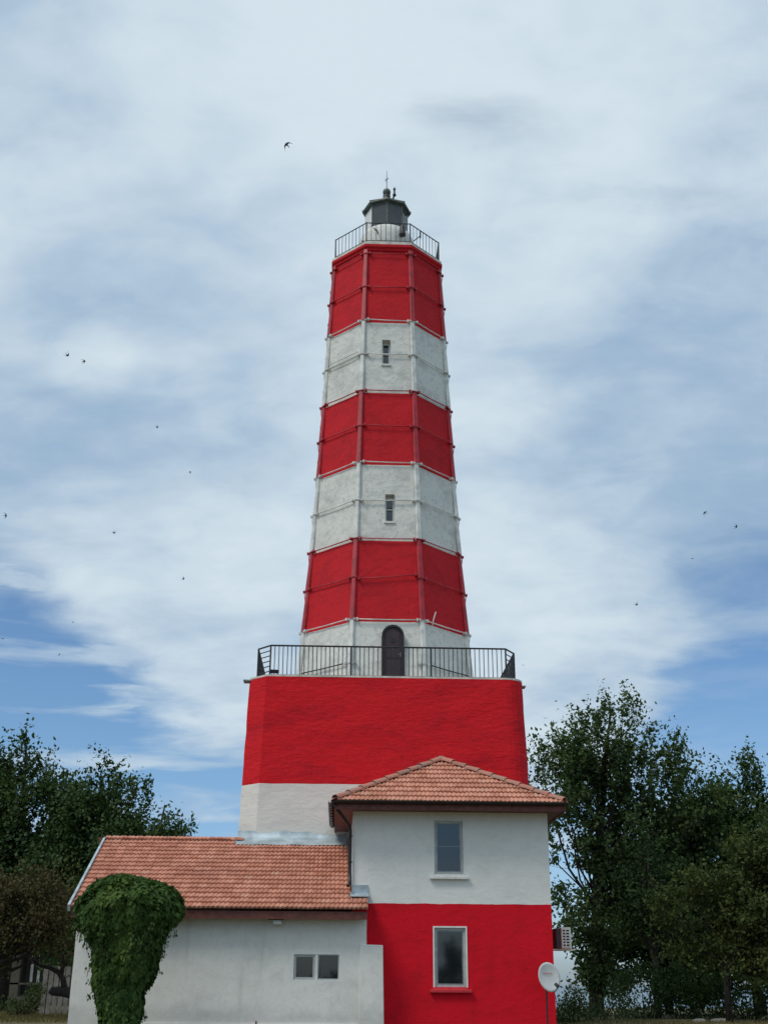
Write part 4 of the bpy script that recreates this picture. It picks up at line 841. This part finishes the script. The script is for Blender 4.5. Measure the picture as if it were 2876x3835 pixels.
# crooked trunk in front of the board fence
root = thing_w('crooked_tree', 'crooked dark bare trunk with sawn stub in front of the board fence', 'tree', (-9.6, 42, G(-9.6, 42)), 0, 'trees round the lighthouse')
gz = G(-9.6, 42)
def rel(x, y, z): return (x + 9.6, y - 42, z - gz)
mb = MB(); mb.tube([rel(-9.6, 42, .2), rel(-9.75, 42, .85), rel(-10.1, 42, 1.28), rel(-10.5, 42, 1.36), rel(-10.85, 42, 1.36), rel(-10.93, 42, 1.40)], [.24, .21, .19, .17, .14, .11], 10); mb.build('trunk', M_barkd, root, smooth=True)
for path, r0 in (([(-10.45, 42, 1.4), (-10.55, 42, 1.75), (-10.72, 42, 1.95), (-11.0, 42, 2.08), (-11.4, 42.1, 2.16), (-11.9, 42.2, 2.5)], .11), ([(-10.62, 42, 1.86), (-10.58, 42, 2.15), (-10.66, 42, 2.6), (-10.6, 42.1, 3.3)], .08), ([(-10.3, 42, 1.42), (-10.2, 41.95, 1.75), (-10.35, 41.95, 1.85), (-10.5, 41.95, 1.72)], .03), ([(-10.58, 42, 2.1), (-10.42, 42, 2.3), (-10.38, 42, 2.55)], .05)):
    mb = MB(); mb.tube([rel(*p) for p in path], list(np.linspace(r0, r0 * .4, len(path))), 8); mb.build('limb', M_barkd, root, smooth=True)
# ivy-smothered stump in front of the annex
IV = thing_w('ivy_stump', 'old tree stump smothered in ivy, mushroom shaped, before the annex wall', 'ivy', (-5.36, 26.2, G(-5.3, 26.2)))
iz = G(-5.3, 26.2)
prof_z = [0, .86, 1.4, 1.75, 2.1, 2.45, 2.68, 2.86, 3.13, 3.38, 3.5, 3.62, 3.70]; prof_r = [.39, .42, .52, .61, .70, .82, 1.00, 1.11, 1.10, .95, .78, .50, .12]
prof_x = [.06, .04, -.04, .03, .06, -.02, -.04, 0, .02, .06, -.02, -.10, -.14]
def ivyr(z, q):
    r = np.interp(z, prof_z, prof_r); lump = np.array([mnoise.noise(Vector((math.cos(a) * 1.5, math.sin(a) * 1.5, b * 1.4))) for a, b in zip(np.atleast_1d(q), np.atleast_1d(z))])
    l2 = np.array([mnoise.noise(Vector((math.cos(a) * 4, math.sin(a) * 4, b * 3.6 + 7))) for a, b in zip(np.atleast_1d(q), np.atleast_1d(z))])
    return r * (1 + .15 * lump + .19 * l2)
mb = MB(); mb.tube([(.05, 0, -.2), (.02, 0, 1.2), (0, 0, 2.2), (-.03, 0, 2.7), (-.06, 0, 3.2), (-.08, 0, 3.45)], [.26, .26, .4, .75, .72, .3], 12); mb.build('trunk', M_barkd, IV, smooth=True)
n = 42000; z = rng.choice(np.linspace(.0, 3.69, 400), n, p=(lambda q: q / q.sum())(np.interp(np.linspace(.0, 3.66, 400), prof_z, np.array(prof_r) + .35))) + rng.normal(size=n) * .01
q = rng.uniform(0, 2 * math.pi, n); depth = 1 - .34 * rng.random(n) ** 1.6
r = ivyr(z, q) * depth; x0 = np.interp(z, prof_z, prof_x)
dz = .05; slope_ = (np.interp(z - dz, prof_z, prof_r) - np.interp(z + dz, prof_z, prof_r)) / (2 * dz)
nr_ = np.stack([np.cos(q), np.sin(q), np.clip(slope_, -.6, 1.5)], 1); nr_ /= np.linalg.norm(nr_, axis=1, keepdims=True)
pts = np.stack([x0 + r * np.cos(q), r * np.sin(q), z], 1)
tip = np.array([0, 0, -1.0]) - nr_ * (nr_ @ np.array([0, 0, -1.0]))[:, None] + nr_ * .35 + rng.normal(size=(n, 3)) * .35
leaf_mesh('ivy_leaves', pts, nr_ + rng.normal(size=(n, 3)) * .4, tip, .095 * rng.choice([.55, .85, 1.1, 1.5], n) * rng.uniform(.8, 1.2, n), M_leafivy, IV, .7)
# hanging strands along the edge of the cap and loose shoots
sp, sn, st_ = [], [], []; strands = MB()
for k in range(120):
    a = rng.uniform(0, 2 * math.pi); zz = rng.uniform(2.2, 2.75) if k < 80 else rng.uniform(.8, 2.2); rr = float(ivyr(np.array([zz]), np.array([a]))[0]); L = rng.uniform(.10, .28)
    p = Vector((float(np.interp(zz, prof_z, prof_x)) + rr * math.cos(a), rr * math.sin(a), zz)); o_ = Vector((math.cos(a), math.sin(a), 0)) * rng.uniform(.0, .10)
    e = p + o_ + Vector((0, 0, -L * (1 if k < 80 else rng.uniform(-.3, 1)))); strands.tube([p, p.lerp(e, .5) + o_ * .3, e], .006, 4, False)
    for j in range(int(16 * L / .3)):
        f = rng.random(); sp.append(p.lerp(e, f) + o_ * (.3 * math.sin(f * 3.1)) + Vector(rng.normal(size=3) * .035)); sn.append((math.cos(a), math.sin(a), .4)); st_.append((math.cos(a) * .3, math.sin(a) * .3, -1))
strands.build('strands', M_barkd, IV, kind='stuff'); leaf_mesh('strand_leaves', np.array([tuple(p) for p in sp]), np.array(sn) + rng.normal(size=(len(sp), 3)) * .4, np.array(st_) + rng.normal(size=(len(sp), 3)) * .4, .075 * rng.uniform(.6, 1.2, len(sp)), M_leafivy, IV, .7)
# bushes
def bush(label, loc, blobs, mat, clusters=9, leaves=26, leaf=.09, spread=.15):
    root = thing_w('bush', label, 'bush', loc, 0, 'bushes round the lighthouse'); cl = clump_points(blobs, clusters, .05); m = len(cl) * leaves
    st = MB()
    for k in range(min(18, len(cl))): p = Vector(cl[k]); st.tube([(p.x * .2, p.y * .2, -.1), (p.x * .7, p.y * .7, p.z * .6), tuple(p)], [.02, .014, .006], 5, False)
    st.build('stems', M_barkd, root)
    leaf_mesh('foliage', np.repeat(cl, leaves, 0) + rng.normal(size=(m, 3)) * spread, unit(m) + np.array([0, 0, .4]), unit(m) + np.array([0, 0, .9]), leaf * rng.uniform(.6, 1.3, m), mat, root, .5)
bush('green bush just right of the house below the satellite dish', (5.5, 41, G(5.5, 41)), [B(0, 0, .55, .95, .8, .75), B(.9, .3, .4, .8, .7, .6), B(-.9, .2, .5, .8, .7, .7)], M_leafbush, 22, 30, .11, .16)
bush('second green bush beneath the ivy covered trunk of the tall tree', (7.4, 44, G(7.4, 44)), [B(0, 0, .5, 1.1, .8, .65), B(1.0, .2, .4, .8, .7, .6)], M_leafbush, 16, 28, .11, .16)
bush('dark undergrowth bush below the slender tree', (9.6, 46.5, G(9.6, 46.5)), [B(0, 0, .9, 1.3, .9, 1.0), B(1.5, .2, .9, 1.0, .9, 1.1)], M_leafdark, 16, 28, .14, .2)
bush('dark undergrowth bush in the far right corner', (13.3, 46.5, G(13.3, 46.5)), [B(0, 0, 1.0, 1.7, .9, 1.3), B(1.9, .2, 1.0, 1.2, .9, 1.3), B(-1.5, 0, .8, 1.1, .9, 1.0)], M_leafdark, 14, 28, .14, .2)
bush('small dark bush on the dry grass left of the board fence', (-12.55, 44.6, G(-12.55, 44.6)), [B(0, 0, .35, .60, .5, .38), B(.45, .2, .70, .35, .4, .35)], M_leafbush, 90, 28, .10, .12)
bush('dark hedge clump behind the fence and below the left wood', (-10.2, 47.6, G(-10.2, 47.6)), [B(0, 0, 1.6, 1.8, .8, 1.5), B(-1.7, .3, 2.0, .9, .8, 1.2)], M_leafdark, 9, 26, .12, .2)
bush('low dark shrub before the porch of the far villa', (-14.6, 50, G(-14.6, 50)), [B(0, 0, .35, 1.6, .6, .45), B(-2.0, .2, .3, 1.2, .6, .4)], M_leafdark, 16, 26, .10, .14)
make_tree('garden_tree', 'small dark tree mirrored in the lower window of the house', (7.4, -16, G(7.4, -16)), [B(0, 0, 3.4, .55, .6, .7), B(.1, 0, 2.7, .5, .6, .5), B(-.2, 0, 2.2, .45, .5, .4)], M_leafdark, M_barkd, [(0, 0, -.2, .09), (0, 0, 2, .06), (0, 0, 3.6, .02)], clusters=40, leaves=24, leaf=.18, spread=.2, gap=0, limbs=10)
make_tree('garden_tree', 'small dark tree mirrored in the right pane of the annex window', (2.3, -16, G(2.3, -16)), [B(0, 0, 2.9, .6, .6, .6), B(.3, 0, 2.3, .7, .6, .5)], M_leafdark, M_barkd, [(0, 0, -.2, .09), (0, 0, 2, .06), (0, 0, 3, .02)], clusters=40, leaves=24, leaf=.18, spread=.2, gap=0, limbs=10)
bush('long dark hedge mirrored along the bottom of the lower panes', (2.5, -18, G(2.5, -18)), [B(-6, 0, 1.1, 3, .8, 1.2), B(-2, 0, 1.0, 3, .8, 1.1), B(2, 0, 1.15, 3, .8, 1.25), B(6, 0, 1.2, 3, .8, 1.2)], M_leafdark, 9, 24, .25, .25)
# dry grass (left lawn and right verge)
gp = []
for k in range(16000):
    if k < 12000: x, y = rng.uniform(-17, -9.0), rng.uniform(39, 49.5)
    else: x, y = rng.uniform(4.2, 17), rng.uniform(38, 44)
    gp.append((x, y, G(x, y) + .03))
gp = np.array(gp); m = len(gp)
gobj = leaf_mesh('grass', gp, rng.normal(size=(m, 3)) * np.array([1, 1, .1]), rng.normal(size=(m, 3)) * .35 + np.array([0, 0, 1]), rng.uniform(.08, .20, m), M_grass, None, .16)
tag(gobj, 'dry yellow grass on the lawn beside the lighthouse', 'grass', kind='stuff')

# ------------------------------------------------------------------ fence, stones, far villa
FN = thing_w('board_fence', 'weathered grey vertical board fence left of the annex', 'fence', (-11.4, 46, G(-11.4, 46)))
fz = 0
for j in range(13):
    x = -.88 + j * .205; mb = MB(); h = 1.66 + random.uniform(-.03, .02); sh = random.uniform(-.01, .01)
    mb.add([(x, -.015, -.05), (x + .166, -.015, -.05), (x + .166, .015, -.05), (x, .015, -.05), (x + sh, -.015, h), (x + .166 + sh, -.015, h), (x + .166 + sh, .015, h), (x + sh, .015, h)], [(0, 3, 2, 1), (4, 5, 6, 7), (0, 1, 5, 4), (1, 2, 6, 5), (2, 3, 7, 6), (3, 0, 4, 7)]); mb.build('board', M_fence, FN)
for z in (.35, 1.35): mb = MB(); mb.box(-.9, 1.8, .018, .06, z, z + .09); mb.build('rail', M_fence, FN)
for x in (-.75, 1.0): mb = MB(); mb.box(x, x + .1, .062, .16, -.1, 1.6); mb.build('post', M_fence, FN)
for lab, x, y, sx_, rz in (('pale stone block lying under the right hand trees', 10.75, 43.2, .26, .2), ('second pale stone slab right of the first one', 11.6, 43.4, .42, -.25)):
    st = MB(); st.lathe([(sx_ * .9, -.05), (sx_, .03), (sx_ * .92, .10), (sx_ * .6, .135), (.02, .14)], 9); st.v = [(q[0] * (1 + .2 * mnoise.noise(Vector(q) * 4)), q[1] * .5, q[2] * (1 + .3 * mnoise.noise(Vector(q) * 3))) for q in st.v]
    o = st.build('stone', M_stone); o.location = (x, y, G(x, y) - .02); o.rotation_euler = (0, 0, rz); tag(o, lab, 'stone', 'stones under the trees')
VL = thing_w('villa', 'dark far villa with columned porch under the trees at the left edge', 'house', (-19.5, 62, G(-19.5, 62)))
def vp(name, mat, *bx): q = MB(); q.box(*bx); return q.build(name, mat, VL)
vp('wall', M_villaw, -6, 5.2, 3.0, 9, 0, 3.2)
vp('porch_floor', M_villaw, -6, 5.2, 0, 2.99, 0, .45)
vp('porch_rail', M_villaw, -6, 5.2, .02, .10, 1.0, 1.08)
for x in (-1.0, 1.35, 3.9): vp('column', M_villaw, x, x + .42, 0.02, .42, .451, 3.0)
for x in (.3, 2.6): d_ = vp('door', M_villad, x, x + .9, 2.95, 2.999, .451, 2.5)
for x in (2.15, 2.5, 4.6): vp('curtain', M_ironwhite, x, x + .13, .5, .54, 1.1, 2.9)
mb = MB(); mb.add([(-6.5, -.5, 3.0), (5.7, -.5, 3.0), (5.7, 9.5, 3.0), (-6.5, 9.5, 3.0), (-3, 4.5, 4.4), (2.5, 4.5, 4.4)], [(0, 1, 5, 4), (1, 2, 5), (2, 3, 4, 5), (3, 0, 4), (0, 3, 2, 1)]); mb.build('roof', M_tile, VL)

# ------------------------------------------------------------------ swifts
def swift_mesh():
    vs, fs = [], []; ln = [(-.075, .006), (-.05, .014), (0, .021), (.045, .019), (.07, .012), (.085, .003)]
    for x, r in ln:
        for j in range(8): a = 2 * math.pi * j / 8; vs.append((x, r * math.cos(a), r * .85 * math.sin(a)))
    for i in range(len(ln) - 1):
        for j in range(8): fs.append((i * 8 + j, i * 8 + (j + 1) % 8, (i + 1) * 8 + (j + 1) % 8, (i + 1) * 8 + j))
    fs += [tuple(range(7, -1, -1)), tuple(40 + j for j in range(8))]
    for s in (-1, 1):
        span = [(.0, .050, .040), (.04, .062, .040), (.08, .045, .032), (.115, .005, .022), (.145, -.055, .013), (.165, -.12, .003)]; k = len(vs)
        for y, xc, c in span:
            z = .012 * math.sin(y * 14); vs += [(xc, s * y, z + .004), (xc - c * 1.5, s * y, z), (xc, s * y, z - .004)]
        for i in range(len(span) - 1):
            for a, b in ((0, 1), (1, 2), (2, 0)): fs.append((k + i * 3 + a, k + i * 3 + b, k + (i + 1) * 3 + b, k + (i + 1) * 3 + a))
        k = len(vs); vs += [(-.06, 0, .003), (-.06, s * .014, .003), (-.125, s * .022, .002), (-.06, 0, -.003), (-.06, s * .014, -.003)]; fs += [(k, k + 1, k + 2), (k + 3, k + 2, k + 4), (k, k + 2, k + 3), (k + 1, k + 4, k + 2)]
    me = bpy.data.meshes.new('swift'); me.from_pydata(vs, [], fs); me.materials.append(M_bird); me.update(); return me
SW = swift_mesh()
# picture direction (pixels of the photograph), distance, heading, roll, and a label
birds = [(1076, 543, 44, 135, 12, 'largest swift, flying alone high left of the lantern'),
         (253, 1329, 78, -40, 50, 'left one of two swifts flying close together at the far left'),
         (315, 1354, 80, 20, 55, 'right one of two swifts flying close together at the far left'),
         (589, 1599, 110, -50, 55, 'swift left of the upper white band, below the close pair'),
         (713, 1769, 118, 60, 60, 'swift left of the middle red band, with wings bent downward'),
         (22, 1931, 95, 10, 15, 'swift at the very left edge, level with the lower white band'),
         (428, 1994, 105, -70, 50, 'swift far left of the lower slit window'),
         (687, 2167, 110, -15, 40, 'swift left of the lowest red band'),
         (275, 2330, 160, 15, 70, 'tiny swift at the upper rim of the left blue gap in the clouds'),
         (12, 2392, 150, 0, 70, 'tiny swift at the left edge in the blue gap'),
         (224, 2451, 120, 55, 75, 'swift in the left blue gap seen edge on like a slash'),
         (2639, 1921, 95, 130, 30, 'upper left of two swifts near the right edge'),
         (2754, 1972, 95, -20, 40, 'swift nearest the right edge'),
         (2592, 2092, 125, 0, 82, 'swift seen edge on as a dash near the right edge'),
         (2382, 2263, 105, -60, 45, 'swift right of the lowest red band, over the right blue gap'),
         (1959, 2491, 170, 5, 80, 'tiny swift just right of the balcony railing')]
for x, y, D, hd, rl, lab in birds:
    d = pxdir(x, y).normalized(); p = Vector((0, 0, EYE)) + d * D; right = d.cross(Vector((0, 0, 1))).normalized(); upv = right.cross(d)
    fw = (right * math.cos(R(hd)) + upv * math.sin(R(hd))).normalized(); up_ = d; left_ = up_.cross(fw).normalized()
    rot = Matrix((fw, left_, up_)).transposed(); rot = rot @ Matrix.Rotation(R(rl), 3, 'X')
    o = bpy.data.objects.new('swift', SW); col.objects.link(o); o.matrix_world = Matrix.Translation(p) @ rot.to_4x4() @ Matrix.Scale(1.15 if D < 60 else 1.55, 4)
    tag(o, lab, 'bird', 'swifts circling round the lighthouse')
